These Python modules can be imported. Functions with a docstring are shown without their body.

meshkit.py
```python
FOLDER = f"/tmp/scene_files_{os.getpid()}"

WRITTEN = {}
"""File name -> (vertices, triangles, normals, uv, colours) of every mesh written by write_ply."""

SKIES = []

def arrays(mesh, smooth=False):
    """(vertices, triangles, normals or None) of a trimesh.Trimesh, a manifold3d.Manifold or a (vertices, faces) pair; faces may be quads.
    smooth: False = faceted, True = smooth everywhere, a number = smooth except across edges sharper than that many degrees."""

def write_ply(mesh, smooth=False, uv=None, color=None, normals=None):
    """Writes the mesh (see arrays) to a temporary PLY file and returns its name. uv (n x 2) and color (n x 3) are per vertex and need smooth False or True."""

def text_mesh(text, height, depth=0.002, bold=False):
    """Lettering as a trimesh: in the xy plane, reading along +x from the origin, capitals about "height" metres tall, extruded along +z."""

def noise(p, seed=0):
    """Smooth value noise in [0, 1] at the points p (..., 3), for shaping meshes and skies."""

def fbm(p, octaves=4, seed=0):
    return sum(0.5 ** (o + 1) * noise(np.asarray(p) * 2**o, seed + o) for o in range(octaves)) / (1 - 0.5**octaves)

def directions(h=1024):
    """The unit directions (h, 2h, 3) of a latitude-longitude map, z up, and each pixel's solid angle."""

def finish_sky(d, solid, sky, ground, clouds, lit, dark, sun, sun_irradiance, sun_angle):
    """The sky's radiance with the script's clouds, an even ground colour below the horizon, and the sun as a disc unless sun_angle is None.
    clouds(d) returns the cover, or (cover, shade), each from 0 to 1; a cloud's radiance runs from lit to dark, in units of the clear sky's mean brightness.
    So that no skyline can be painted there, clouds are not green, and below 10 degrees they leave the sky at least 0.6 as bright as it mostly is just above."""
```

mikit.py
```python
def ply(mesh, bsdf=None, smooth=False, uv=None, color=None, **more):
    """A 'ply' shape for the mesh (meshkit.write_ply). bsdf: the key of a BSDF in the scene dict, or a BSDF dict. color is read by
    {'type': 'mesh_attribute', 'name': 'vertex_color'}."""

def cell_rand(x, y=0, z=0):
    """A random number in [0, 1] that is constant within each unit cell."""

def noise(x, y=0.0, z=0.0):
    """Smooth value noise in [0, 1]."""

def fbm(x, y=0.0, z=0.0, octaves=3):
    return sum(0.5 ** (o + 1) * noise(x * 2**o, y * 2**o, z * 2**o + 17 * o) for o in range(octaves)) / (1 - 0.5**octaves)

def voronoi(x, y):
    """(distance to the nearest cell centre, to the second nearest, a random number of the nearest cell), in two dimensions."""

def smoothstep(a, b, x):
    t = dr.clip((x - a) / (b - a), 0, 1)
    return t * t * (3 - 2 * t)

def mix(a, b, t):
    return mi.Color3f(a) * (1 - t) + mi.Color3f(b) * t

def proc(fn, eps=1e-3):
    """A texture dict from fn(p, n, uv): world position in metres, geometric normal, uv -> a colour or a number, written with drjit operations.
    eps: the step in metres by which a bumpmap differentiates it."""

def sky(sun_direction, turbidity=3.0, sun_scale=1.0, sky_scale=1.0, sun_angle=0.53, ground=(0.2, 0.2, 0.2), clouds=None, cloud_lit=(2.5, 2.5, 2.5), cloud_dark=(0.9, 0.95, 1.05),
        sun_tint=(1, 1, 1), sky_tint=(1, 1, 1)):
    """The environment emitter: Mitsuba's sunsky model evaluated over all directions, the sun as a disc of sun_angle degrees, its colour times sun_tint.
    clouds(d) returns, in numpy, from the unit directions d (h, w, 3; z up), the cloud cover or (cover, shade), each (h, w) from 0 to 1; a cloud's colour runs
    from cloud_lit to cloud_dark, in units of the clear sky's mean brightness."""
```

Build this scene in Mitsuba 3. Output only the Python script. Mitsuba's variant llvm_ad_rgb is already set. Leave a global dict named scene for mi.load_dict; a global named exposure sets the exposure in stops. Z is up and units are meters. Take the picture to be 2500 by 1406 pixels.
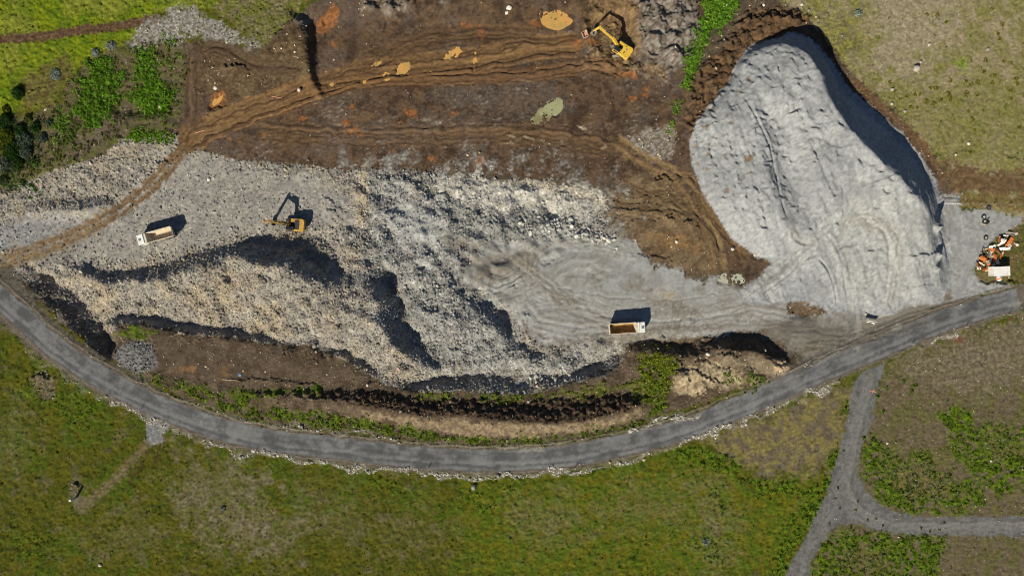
import math, os
import numpy as np
import trimesh
import manifold3d as m3
from scipy import ndimage, spatial, interpolate
import mitsuba as mi
import mikit, meshkit
from mitsuba import ScalarTransform4f as T

# ------------------------------------------------------------------ camera, sky, exposure
EYE = 165.0                                   # metres above the road
FOCAL = 1650.0                                # focal length in pixels of the 2500 px wide photograph
exposure = 2.1
SUN = (-0.402, -0.696, 0.595)                 # about 36.5 degrees high, in the south-west; shadows fall to the upper right
scene = {"type": "scene"}
labels = {}
scene["camera"] = {"type": "perspective", "fov": 2 * math.degrees(math.atan(1250 / FOCAL)), "fov_axis": "x",
                   "near_clip": 1.0, "far_clip": 6000.0,
                   "to_world": T().look_at([0, 0, EYE], [0, 0, 0], [0, 1, 0])}
scene["sky"] = mikit.sky(SUN, turbidity=3, sky_scale=0.36, sun_tint=(0.86, 1.0, 1.15))

# ------------------------------------------------------------------ helpers
BASE = None
def at(px, py, z=0.0):
    """The point of the place at height z that the photograph shows at pixel (px, py): x, y in metres."""
    if z is None:                             # on the ground as far as it is built
        z = 0.0
        for _ in range(4):
            x, y = at(px, py, z)
            z = 0.5 * z + 0.5 * ground_z(x, y)
    k = (EYE - z) / FOCAL
    return (px - 1250.0) * k, -(py - 703.0) * k

def ground_z(x, y):
    if BASE is None: return 0.0
    return float(BASE[min(NY - 1, max(0, int(round((y - Y0) / DX)))), min(NX - 1, max(0, int(round((x - X0) / DX))))])

def lin(r, g, b):
    """Albedo (linear) from an sRGB swatch."""
    c = np.array([r, g, b], float) / 255.0
    return np.where(c < 0.04045, c / 12.92, ((c + 0.055) / 1.055) ** 2.4)

def taken(name):
    if name not in labels and not any(k == name or k.startswith(name + "__") for k in scene):
        return name
    i = 1
    while True:
        k = "%s_%03d" % (name, i)
        if k not in labels and not any(q == k or q.startswith(k + "__") for q in scene):
            return k
        i += 1
_count = {}
def numbered(name):
    n = _count.get(name, -1) + 1
    _count[name] = n
    return name if n == 0 else "%s_%03d" % (name, n)

def tag(key, label=None, cat=None, group=None, kind=None):
    d = {}
    if label: d["label"] = label
    if cat: d["category"] = cat
    if group: d["group"] = group
    if kind: d["kind"] = kind
    labels[key] = d

def bsdf_diffuse_vertex(key):
    scene[key] = {"type": "twosided", "bsdf": {"type": "diffuse", "reflectance": {"type": "mesh_attribute", "name": "vertex_color"}}}

bsdf_diffuse_vertex("soil_matte")

# ------------------------------------------------------------------ the grid of the ground
DX = 0.25
X0, X1, Y0, Y1 = -140.0, 140.0, -85.0, 85.0
NX, NY = int((X1 - X0) / DX) + 1, int((Y1 - Y0) / DX) + 1
gx, gy = np.linspace(X0, X1, NX), np.linspace(Y0, Y1, NY)
GX, GY = np.meshgrid(gx, gy)
P2 = np.stack([GX.ravel(), GY.ravel()], 1)
rng = np.random.default_rng(7)

def field(lo, hi, seed, ang=0.0, stretch=1.0):
    """Random relief with wavelengths from lo to hi metres, mean 0, deviation 1; stretched along the direction ang."""
    r = np.random.default_rng(seed)
    w = r.standard_normal((NY, NX))
    fy, fx = np.fft.fftfreq(NY, DX)[:, None], np.fft.rfftfreq(NX, DX)[None]
    ca, sa = math.cos(ang), math.sin(ang)
    a, b = (fx * ca + fy * sa) * stretch, (-fx * sa + fy * ca) / (stretch if stretch > 1 else 1) * (stretch if stretch > 1 else 1)
    k = np.sqrt(a * a + b * b)
    k = np.maximum(k, 1e-6)
    band = np.exp(-(np.maximum(0, np.log(k * lo)) / 0.35) ** 2) * np.exp(-(np.maximum(0, np.log(1 / (k * hi))) / 0.35) ** 2) * k ** -1.0
    out = np.fft.irfft2(np.fft.rfft2(w) * band, s=(NY, NX))
    return out / out.std()

def sst(a, b, x):
    t = np.clip((x - a) / (b - a), 0, 1)
    return t * t * (3 - 2 * t)

def inside(poly):
    """Boolean grid of a polygon (world points), by even-odd scan lines."""
    p = np.asarray(poly, float)
    q = np.roll(p, -1, 0)
    out = np.zeros((NY, NX), bool)
    j0 = max(0, int((p[:, 1].min() - Y0) / DX) - 1)
    j1 = min(NY, int((p[:, 1].max() - Y0) / DX) + 2)
    for j in range(j0, j1):
        y = gy[j] + 1e-7
        c = (p[:, 1] > y) != (q[:, 1] > y)
        if c.any():
            xs = np.sort(p[c, 0] + (y - p[c, 1]) / (q[c, 1] - p[c, 1]) * (q[c, 0] - p[c, 0]))
            out[j] = np.searchsorted(xs, gx) % 2 == 1
    return out

EDGE1, EDGE2, EDGE3 = field(1.0, 4, 11), field(4, 14, 12), field(0.5, 1.2, 13)
def region(px, soft=0.5, rough=0.5, z=None):
    """Cover 0..1 of the area outlined by photo pixels, with an uneven border: soft and rough in metres."""
    poly = [at(x, y, z) for x, y in px]
    m = inside(poly)
    p = np.array(poly)
    pad = 4 + 3 * (soft + rough)
    i0, i1 = max(0, int((p[:, 0].min() - pad - X0) / DX)), min(NX, int((p[:, 0].max() + pad - X0) / DX) + 2)
    j0, j1 = max(0, int((p[:, 1].min() - pad - Y0) / DX)), min(NY, int((p[:, 1].max() + pad - Y0) / DX) + 2)
    out = np.zeros((NY, NX), np.float32)
    if i1 <= i0 or j1 <= j0: return out
    s = np.s_[j0:j1, i0:i1]
    d = np.where(m[s], ndimage.distance_transform_edt(m[s]), -ndimage.distance_transform_edt(~m[s])) * DX
    d = d + rough * (0.5 * EDGE1[s] + 0.6 * EDGE2[s] + 0.35 * EDGE3[s])
    out[s] = sst(-soft, soft, d)
    return out

def blob(px, py, rx, ry=None, ang=0.0, soft=0.6, rough=0.4, z=None):
    """An uneven round patch, sizes in photo pixels."""
    ry = ry or rx
    t = np.linspace(0, 2 * np.pi, 20, endpoint=False)
    c, s = math.cos(ang), math.sin(ang)
    return region([(px + rx * np.cos(a) * c - ry * np.sin(a) * s, py + rx * np.cos(a) * s + ry * np.sin(a) * c) for a in t], soft, rough, z)

def smooth_line(px, step=0.4, z=None):
    p = np.array([at(x, y, z) for x, y in px])
    if len(p) > 2:
        t = np.r_[0, np.cumsum(np.hypot(*np.diff(p, axis=0).T))]
        f = interpolate.PchipInterpolator(t, p)
        return f(np.linspace(0, t[-1], max(3, int(t[-1] / step))))
    n = max(3, int(np.hypot(*(p[1] - p[0])) / step))
    return p[0] + (p[1] - p[0]) * np.linspace(0, 1, n)[:, None]

def along(px, reach, z=None):
    """(cells, distance along, signed distance across) of the ground within reach metres of a line of photo pixels."""
    p = smooth_line(px, 0.4, z)
    i0, i1 = max(0, int((p[:, 0].min() - reach - X0) / DX)), min(NX, int((p[:, 0].max() + reach - X0) / DX) + 2)
    j0, j1 = max(0, int((p[:, 1].min() - reach - Y0) / DX)), min(NY, int((p[:, 1].max() + reach - Y0) / DX) + 2)
    s = np.s_[j0:j1, i0:i1]
    q = np.stack([GX[s].ravel(), GY[s].ravel()], 1)
    d, k = spatial.cKDTree(p).query(q, distance_upper_bound=reach + 0.3)
    ok = np.isfinite(d)
    k = np.minimum(k, len(p) - 1)
    t = np.gradient(p, axis=0)
    t /= np.linalg.norm(t, axis=1, keepdims=True)
    L = np.r_[0, np.cumsum(np.hypot(*np.diff(p, axis=0).T))]
    r = q - p[k]
    across = r[:, 1] * t[k, 0] - r[:, 0] * t[k, 1]
    a = L[k] + (r * t[k]).sum(1)
    ok &= (a > -0.2) & (a < L[-1] + 0.2) & (np.abs(across) <= reach)
    jj, ii = np.nonzero(np.ones(GX[s].shape, bool))
    return (jj[ok] + j0, ii[ok] + i0), a[ok], across[ok], L[-1]

def stroke(px, width, soft=0.3, wob=0.2, z=None):
    """Cover 0..1 of a band of this width (metres) along a line of photo pixels."""
    out = np.zeros((NY, NX), np.float32)
    c, a, x, L = along(px, width / 2 + soft + 3 * wob, z)
    out[c] = 1 - sst(width / 2 - soft, width / 2 + soft, np.abs(x) + wob * (0.6 * EDGE1[c] + 0.4 * EDGE3[c]))
    return out

def line_noise(x, scale, seed):
    r = np.random.default_rng(seed)
    v = r.standard_normal(400)
    q = x / scale + 200
    i = np.clip(np.floor(q).astype(int), 0, 398)
    f = q - np.floor(q)
    return v[i] * (1 - f) + v[i + 1] * f

# ------------------------------------------------------------------ heights: break lines (photo pixels and metres above the road)
BREAK = []
def br(*pts, z=None):
    BREAK.append([(p[0], p[1], p[2] if len(p) > 2 else z) for p in pts])

# outer ground stays near zero
# -- road embankment and the rubble pit on the left
br((0, 668), (60, 690), (110, 740), (170, 800), (220, 845), (270, 882), z=-0.15)
br((120, 672), (165, 700), (205, 742), (246, 795), (282, 845), z=-3.6)
br((20, 640, -0.4), (60, 655, -0.5), (110, 655, -0.4), (170, 655, -0.5), (250, 694, 0.6), (300, 690, 1.1), (350, 688, 1.4), (400, 683, 1.7), (440, 665, 1.7),
   (504, 646, 1.6), (542, 630, 0.6), (578, 622, 2.2), (604, 640, 3.8), (629, 650, 4.2), (670, 647, 4.3), (699, 650, 4.3), (722, 664, 4.2), (747, 678, 3.8), (786, 692, 2.9), (819, 692, 1.2), (838, 672, -0.4))
br((180, 640, -1.3), (260, 664, -2), (300, 668, -2), (350, 655, -2), (395, 648, -2), (430, 634, -2), (480, 616, -2), (530, 602, -2), (560, 600, -2.1), (600, 592, -2.2),
   (640, 590, -2.2), (690, 603, -2.2), (738, 606, -2.2), (756, 632, -2.2), (790, 652, -2), (826, 656, -1))
br((60, 680, -0.6), (110, 690, -2.2), (165, 680, -1.6), (220, 720, -2.0))
br((270, 790, -0.1), (300, 787, -0.1), (350, 792, -0.1), (400, 806, -0.1), (450, 816, -0.1), (520, 820, -0.1), (560, 822, -0.1), (600, 830, -0.1), (640, 836, -0.2), (700, 845, -0.4), (760, 852, -0.3), (830, 868, -0.1), (860, 887, -0.1), (885, 904, -0.1), (905, 914, -0.2))
br((285, 770, -2.3), (320, 772, -2.5), (380, 778, -2.5), (440, 790, -2.5), (510, 798, -2.5), (560, 802, -2.5), (620, 815, -2.0), (680, 835, -0.9), (760, 842, -0.6), (850, 862, -1.6), (880, 878, -1.8), (905, 895, -1.7), (925, 915, -0.8))
br((300, 740, -1.6), (400, 730, -0.6), (500, 720, 0.3), (600, 720, 1.4), (700, 735, 2.2), (790, 750, 2.3), (860, 765, 2.4))
br((420, 765, -1.7), (540, 770, -1.2), (650, 780, -0.4), (750, 800, 0.3), (850, 820, 0.4), (920, 870, 0.2))
br((330, 850, 0.5), (340, 870, 0.6))
br((300, 830), (380, 830), (500, 850), (620, 860), (740, 880), (840, 905), (890, 935), z=-0.1)
br((320, 900), (400, 930), (520, 935), (640, 945), (760, 948), z=-0.1)
# -- trench through the middle of the rubble
br((893, 648, 0.4), (903, 712, 2.2), (926, 735, 2.8), (924, 767, 3.1), (927, 798, 3.0), (948, 828, 2.2), (975, 856, 1.3), (1018, 886, 0.3), (1060, 902, 0))
br((930, 640, -0.6), (948, 660, -2.0), (950, 700, -3.0), (983, 745, -3.3), (988, 796, -3.3), (1004, 835, -2.8), (1045, 866, -2.2), (1078, 888, -1.4))
br((985, 655, -0.6), (1010, 700, -1.2), (1100, 862, -0.6))
br((1015, 745, -0.6), (1045, 765, 1.0), (1070, 780, 1.1), (1085, 800, 0.6)); br((1020, 815, -2.2), (1050, 828, -2.0), (1090, 836, -1.2))
br((1100, 680, -0.1), (1110, 740, 0.5), (1110, 800, 0.8), (1150, 850, 0.6), (1200, 890, 0.3))
br((840, 700, 1.0), (860, 690, 0.8), (870, 740, 2.5))
br((850, 660, -0.9), (870, 630, -0.6))
# drop at the east end of the rubble towards the yard
br((1132, 735, 0.6), (1160, 758, 1.0), (1198, 780, 1.2), (1214, 803, 1.2), (1238, 832, 0.9), (1262, 860, 0.4))
br((1165, 728, -1.1), (1200, 745, -1.6), (1226, 768, -1.8), (1243, 792, -1.8), (1262, 822, -1.3), (1290, 850, -0.8))
br((1180, 710), (1230, 740), (1262, 780), (1290, 818), (1320, 840), z=-0.5)
# -- scarp at the lower edge of the rubble
br((930, 935, -0.2), (980, 952, 0), (1010, 957, 0.1), (1060, 951, 0.1), (1100, 951, 0.1), (1150, 955, 0.1), (1200, 960, 0.1), (1260, 963, 0.1), (1284, 963, 0.0))
br((955, 925, -0.6), (1010, 940, -1.8), (1040, 932, -2.7), (1080, 922, -2.9), (1130, 918, -2.9), (1200, 917, -2.9), (1248, 918, -2.8), (1272, 938, -1.6), (1292, 950, -0.8))
br((960, 900, -0.3), (1030, 905, -0.6), (1100, 895, -0.6), (1180, 895, -0.6), (1240, 880, -0.4)); br((1270, 868, 0.3), (1310, 880, 0.0), (1360, 876, -0.6))
br((1300, 955, 0), (1340, 946, 0), (1392, 937, 0), (1430, 924, 0.1), (1480, 917, 0.2), (1512, 893, 0.2), (1526, 870, 0.2))
br((1262, 895, -1.6), (1300, 912, -2.0), (1340, 920, -1.9), (1395, 912, -2.2), (1425, 898, -3.0), (1470, 884, -3.3), (1506, 868, -2.9), (1518, 852, -1.4))
br((1340, 850, -0.6), (1420, 850, -0.7), (1480, 842, -0.6), (1500, 830, -0.5))
# -- spoil ridge between the grass strip and the road
br((560, 958, 0.2), (640, 968, 0.5), (700, 973, 0.9), (780, 978, 1.3), (850, 986, 1.7), (900, 991, 2.0), (950, 1001, 2.1), (1000, 1013, 2.1), (1040, 1016, 1.8), (1080, 1013, 1.6), (1120, 1011, 2.0), (1180, 1022, 2.4),
   (1240, 1027, 2.6), (1300, 1032, 2.7), (1360, 1032, 2.5), (1420, 1028, 2.4), (1480, 1018, 2.4), (1530, 1004, 2.2), (1566, 986, 1.3), (1584, 968, 0.2))
br((600, 952), (700, 955), (800, 955), (870, 955), (920, 957), (1000, 972), (1050, 984), (1120, 980), (1180, 984), (1250, 990), (1320, 988), (1400, 980), (1480, 968), (1540, 962), z=0.0)
br((600, 995), (700, 1005), (800, 1015), (880, 1028), (960, 1036), (1040, 1048), (1100, 1062), (1200, 1068), (1300, 1066), (1400, 1053), (1480, 1037), (1550, 1022), (1596, 1000), z=0.0)
# -- bank below the yard on the right
br((1270, 825), (1340, 822), (1420, 822), (1500, 822), (1560, 817), (1620, 815), (1690, 820), (1740, 817), (1780, 806), (1850, 808), (1900, 828), (1945, 858), (1975, 870), z=-0.5)
br((1535, 836, -0.9), (1580, 832, -1.7), (1640, 836, -1.9), (1690, 838, -1.9), (1735, 832, -1.3))
br((1535, 856, 0.5), (1580, 856, 0.9), (1640, 866, 0.9), (1700, 868, 0.9), (1730, 860, 1.6), (1750, 851, 2.8), (1772, 852, 3.3), (1800, 857, 3.2), (1840, 858, 3.4), (1870, 869, 3.1), (1900, 881, 2.3), (1924, 886, 1.0))
br((1742, 828, -0.5), (1770, 824, -0.5), (1805, 822, -0.5), (1850, 826, -0.5), (1882, 842, -0.5), (1912, 862, -0.4), (1932, 882, -0.2))
br((1560, 880, 0.6), (1640, 890, 0.6), (1720, 890, 0.7), (1780, 890, 1.4), (1840, 893, 1.5), (1880, 900, 1.5), (1910, 900, 1.1))
br((1640, 930, 0.2), (1700, 945, 0.3), (1800, 945, 0.3), (1870, 925, 0.3), (1925, 905, 0.2))
# -- mud pit
br((640, 130, 0.9), (700, 75, 1.0), (742, 62, 1.1), (745, 100, 1.3), (750, 140, 1.2), (756, 188, 0.6))
br((762, 58, -1.5), (772, 100, -1.6), (774, 140, -1.6), (770, 186, -1.4))
br((780, 30, -1.0), (800, 60, -1.5), (830, 180, -1.5))
br((640, 165, 0.2), (700, 178, 0.1), (745, 190, -0.2))
br((470, 110, 0.1), (480, 200, -0.2), (460, 300, -0.3), (430, 360, -0.5))
br((500, 150, 0.1), (560, 175, 0.5), (610, 178, 0.4), (640, 195, -0.4), (740, 200, -0.9))
br((540, 260, -0.8), (640, 240, -1.0), (740, 215, -1.2))
br((900, 20, -0.4), (1000, 15, -0.4), (1100, 10, -0.3), (1250, 0, -0.3))
br((900, 50, -1.4), (1050, 60, -1.5), (1200, 70, -1.5), (1300, 90, -1.5), (1400, 110, -1.5))
br((600, 330, -1.4), (800, 325, -1.4), (1000, 330, -1.4), (1200, 340, -1.3), (1400, 350, -1.1), (1500, 340, -0.9))
br((800, 260, -1.1), (900, 275, -1.0), (1000, 292, -1.0), (1100, 298, -1.0), (1250, 300, -0.9), (1400, 320, -0.8))
br((500, 360, -1.6), (640, 380, -1.8), (800, 398, -1.8), (1000, 410, -1.5), (1180, 425, -1.3), (1330, 438, -1.1), (1460, 480, -0.8))
br((450, 420), (600, 430), (760, 450), (840, 470), z=-1.8)
br((885, 430, -1.3), (890, 500, -0.9), (872, 560, -0.8), (864, 600, -0.7))
br((855, 440, -1.8), (858, 500, -1.7), (838, 560, -1.9), (820, 610, -2.0))
br((950, 440, -1.1), (1050, 450, -0.9), (1200, 460, -0.7), (1400, 480, -0.6))
br((950, 560, -0.6), (1080, 590, -0.4), (1200, 580, -0.3), (1350, 570, -0.4), (1470, 560, -0.5))
# excavator pit and the lumps round it
br((1400, 70, -1.5), (1430, 140, -1.3), (1500, 150, -1.2), (1560, 140, -0.9))
br((1455, 45, -1.2), (1480, 30, -0.6), (1530, 20, 0.4), (1556, 45, 0.9), (1564, 85, 0.7), (1552, 122, -0.3))
br((1462, 60, -2.6), (1490, 50, -3.2), (1520, 54, -3.0), (1536, 80, -2.6), (1532, 100, -2.0)); br((1425, 52, -0.4), (1436, 74, -0.9))
br((1600, 0, 0.4), (1640, 60, 0.4), (1650, 120, 0.2), (1640, 180, -0.3), (1640, 240, -0.6))
br((1700, 0, 0.3), (1690, 100, 0.2), (1660, 200, 0.0), (1650, 300, -0.2))
# brown berm west of the stockpile
br((1740, 130, 0.6), (1800, 80, 0.8), (1880, 50, 0.9), (1940, 40, 0.8))
br((1700, 230, 0.5), (1740, 190, 0.7), (1790, 120, 0.7))
br((1700, 10, 0), (1760, 60, 0.0), (1830, 20, 0.0), (1960, 25, 0.0))
# muddy ground between rubble and stockpile
br((1500, 350, -0.7), (1560, 450, -0.5), (1600, 520, 0.0), (1640, 560, -0.2), (1700, 620, -0.3), (1760, 660, -0.5))
br((1640, 340, -0.4), (1680, 440, -0.2), (1720, 540, -0.3), (1760, 610, -0.4), (1840, 650, -0.5))
br((1610, 530, 0.5), (1650, 530, 0.6), (1690, 545, 0.4))
# yard
br((1150, 660), (1250, 680), (1400, 640), (1500, 620), (1600, 690), (1700, 720), (1760, 750), z=-0.5)
br((1300, 760), (1450, 770), (1600, 770), (1750, 780), (1850, 790), z=-0.5)
br((1900, 800), (1980, 820), (2050, 800), (2120, 785), (2200, 770), z=-0.25)
br((1915, 745, -0.1), (1960, 745, -0.2)); br((1940, 764, -1.3), (1965, 768, -1.2)); br((1930, 785, -0.4), (1990, 785, -0.4), (2020, 762, -0.2))
# -- gravel stockpile
br((1683, 345), (1688, 400), (1712, 465), (1752, 530), (1785, 583), (1845, 622), (1880, 642), z=-0.4)
br((1697, 300), (1738, 252), (1773, 207), (1798, 152), (1833, 113), (1868, 100), (1895, 92), (1922, 80), z=-0.1)
br((1955, 86), (1992, 118), (2022, 160), (2050, 208), (2090, 252), (2148, 300), (2190, 340), (2242, 398), (2276, 452), (2288, 494), z=0.0)
br((1712, 300, 1.4), (1752, 258, 1.9), (1788, 210, 2.4), (1812, 163, 3.0), (1842, 128, 3.6), (1876, 112, 4.2), (1910, 104, 5.0))
br((1936, 112, 6.6), (1962, 124, 8.0), (1984, 145, 9.0), (2004, 180, 9.6), (2020, 222, 10.0), (2040, 262, 10.0), (2072, 308, 10.0), (2112, 354, 10.0), (2152, 392, 10.2), (2194, 432, 10.0), (2236, 474, 9.0), (2262, 505, 7.4), (2272, 530, 5.6))
br((1760, 400, 2.6), (1790, 310, 4.2), (1829, 249, 5.4), (1880, 180, 6.2), (1930, 160, 7.6))
br((1829, 249, 5.4), (1850, 330, 5.7), (1872, 420, 5.6), (1895, 490, 5.0), (1915, 552, 4.0))
br((1868, 270, 5.0), (1896, 335, 4.2), (1922, 420, 3.8), (1950, 490, 3.4), (1980, 545, 3.0))
br((1905, 295, 5.0), (1940, 380, 4.9), (1968, 450, 4.8), (1998, 520, 4.0))
br((1775, 470, 2.5), (1830, 440, 4.2)); br((1945, 290, 7.0), (1975, 380, 7.2), (2005, 450, 6.9), (2030, 500, 5.4)); br((1930, 250, 7.8), (1950, 235, 8.1))
br((1815, 540, 2.4), (1860, 520, 3.8)); br((2000, 330, 8.3), (2025, 400, 8.0), (2045, 445, 7.2))
br((1870, 600, 1.9), (1910, 580, 2.9)); br((2060, 430, 8.4), (2100, 390, 9.0)); br((2050, 480, 5.8), (2085, 480, 5.6), (2098, 450, 6.4))
br((1900, 640, 0.5), (1940, 610, 1.6), (1985, 575, 2.6), (2040, 535, 3.6), (2085, 510, 4.6)); br((2110, 500, 7.2), (2140, 405, 9.6), (2125, 440, 8.9))
br((2120, 535, 5.6), (2170, 520, 6.8), (2220, 520, 7.0), (2245, 535, 6.8))
br((2100, 590, 4.0), (2150, 590, 4.6), (2200, 590, 5.0), (2240, 590, 5.0))
br((2060, 590, 3.2), (2070, 640, 2.8), (2100, 650, 3.0), (2140, 650, 3.0), (2170, 640, 3.0))
br((2195, 632, 3.6), (2235, 640, 3.6), (2262, 632, 3.7))
br((2195, 665, 2.6), (2240, 690, 2.4), (2280, 690, 1.8))
br((1990, 640, 2.0), (2020, 690, 1.2), (2050, 720, 0.6)); br((1950, 690, 0.7), (1920, 715, 0.1))
br((2085, 700, 1.3), (2150, 700, 1.6), (2180, 700, 1.6)); br((2160, 745, 0.4), (2205, 722, 1.0), (2250, 718, 1.0))
br((1840, 745), (1900, 738), (1960, 735), (2000, 748), (2060, 762), (2120, 768), (2180, 770), (2212, 745), (2290, 738), (2318, 700), (2320, 640), (2312, 590), (2305, 540), (2300, 500), z=-0.1)
br((2256, 548, 6.6), (2262, 566, 6.4), (2272, 590, 4.6), (2284, 625, 3.6), (2290, 655, 2.4)); br((2292, 530, 0.2), (2299, 560, 0.2), (2303, 600, 0.3), (2308, 640, 0.2), (2312, 670, 0.1))
br((1800, 720, -0.4), (1860, 690, 0.0))
# -- north-west rubble
br((40, 512, -0.6), (80, 512, 0.2), (120, 513, 0.7), (160, 514, 1.1), (200, 512, 1.1), (240, 507, 0.8), (270, 500, -0.3))
br((60, 490, -0.5), (110, 488, -0.7), (170, 488, -0.8), (230, 484, -0.8), (270, 478, -0.7))
br((0, 540, -0.5), (100, 545, -0.8), (200, 540, -0.9), (280, 520, -1.0))
br((80, 400, 0.2), (150, 420, 0.4), (250, 420, 0.3), (340, 420, -0.3))
br((290, 290, 0.7), (340, 292, 0.8), (400, 290, 0.6)); br((290, 274, -0.1), (340, 276, -0.2), (410, 275, 0.0))
br((300, 330, 0.8), (400, 340, 0.4))
br((0, 600, -0.4), (100, 620, -0.6), (200, 610, -1.2), (300, 590, -1.7), (400, 570, -1.9), (520, 540, -1.9), (640, 540, -2.0), (740, 540, -2.1))
br((250, 520, -1.1), (380, 460, -1.5), (500, 430, -1.8))

pts = []
for line in BREAK:
    w = np.array([(*at(x, y, z), z) for x, y, z in line])
    for a, b in zip(w[:-1], w[1:]):
        n = max(1, int(np.hypot(*(b - a)[:2]) / 1.0))
        pts.append(a + (b - a) * np.arange(n)[:, None] / n)
    pts.append(w[-1:])
pts = np.vstack(pts)
WORKED = [(0, 480), (60, 470), (80, 390), (280, 265), (420, 265), (440, 100), (620, 110), (700, 55), (760, 5), (880, -20), (1720, -20), (2000, -5), (2090, 130), (2330, 420), (2345, 720), (2200, 790), (2060, 855), (1980, 885),
          (1860, 935), (1600, 1020), (1420, 1072), (1250, 1080), (1000, 1062), (760, 1035), (560, 995), (420, 950), (330, 910), (270, 885), (170, 805), (90, 735), (0, 672)]
wk = inside([at(*p) for p in WORKED])
far = ndimage.distance_transform_edt(~wk) * DX
lat = [(x, y) for x in np.arange(X0, X1 + 1, 7.0) for y in np.r_[np.arange(Y0, Y1, 7.0), Y1]]
lat = np.array([(x, y, 0.0) for x, y in lat if far[min(NY - 1, int((y - Y0) / DX)), min(NX - 1, int((x - X0) / DX))] > 2.5])
pts = np.vstack([pts, lat, [(X0 - 5, Y0 - 5, 0), (X1 + 5, Y0 - 5, 0), (X0 - 5, Y1 + 5, 0), (X1 + 5, Y1 + 5, 0)]])
_, u = np.unique(np.round(pts[:, :2], 1), axis=0, return_index=True)
pts = pts[u]
Z = interpolate.LinearNDInterpolator(pts[:, :2], pts[:, 2])(P2).reshape(NY, NX)
Z = np.nan_to_num(Z)
Z = 0.5 * ndimage.gaussian_filter(Z, 1.2) + 0.5 * ndimage.gaussian_filter(Z, 2.6)
BASE = Z.copy()

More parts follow.
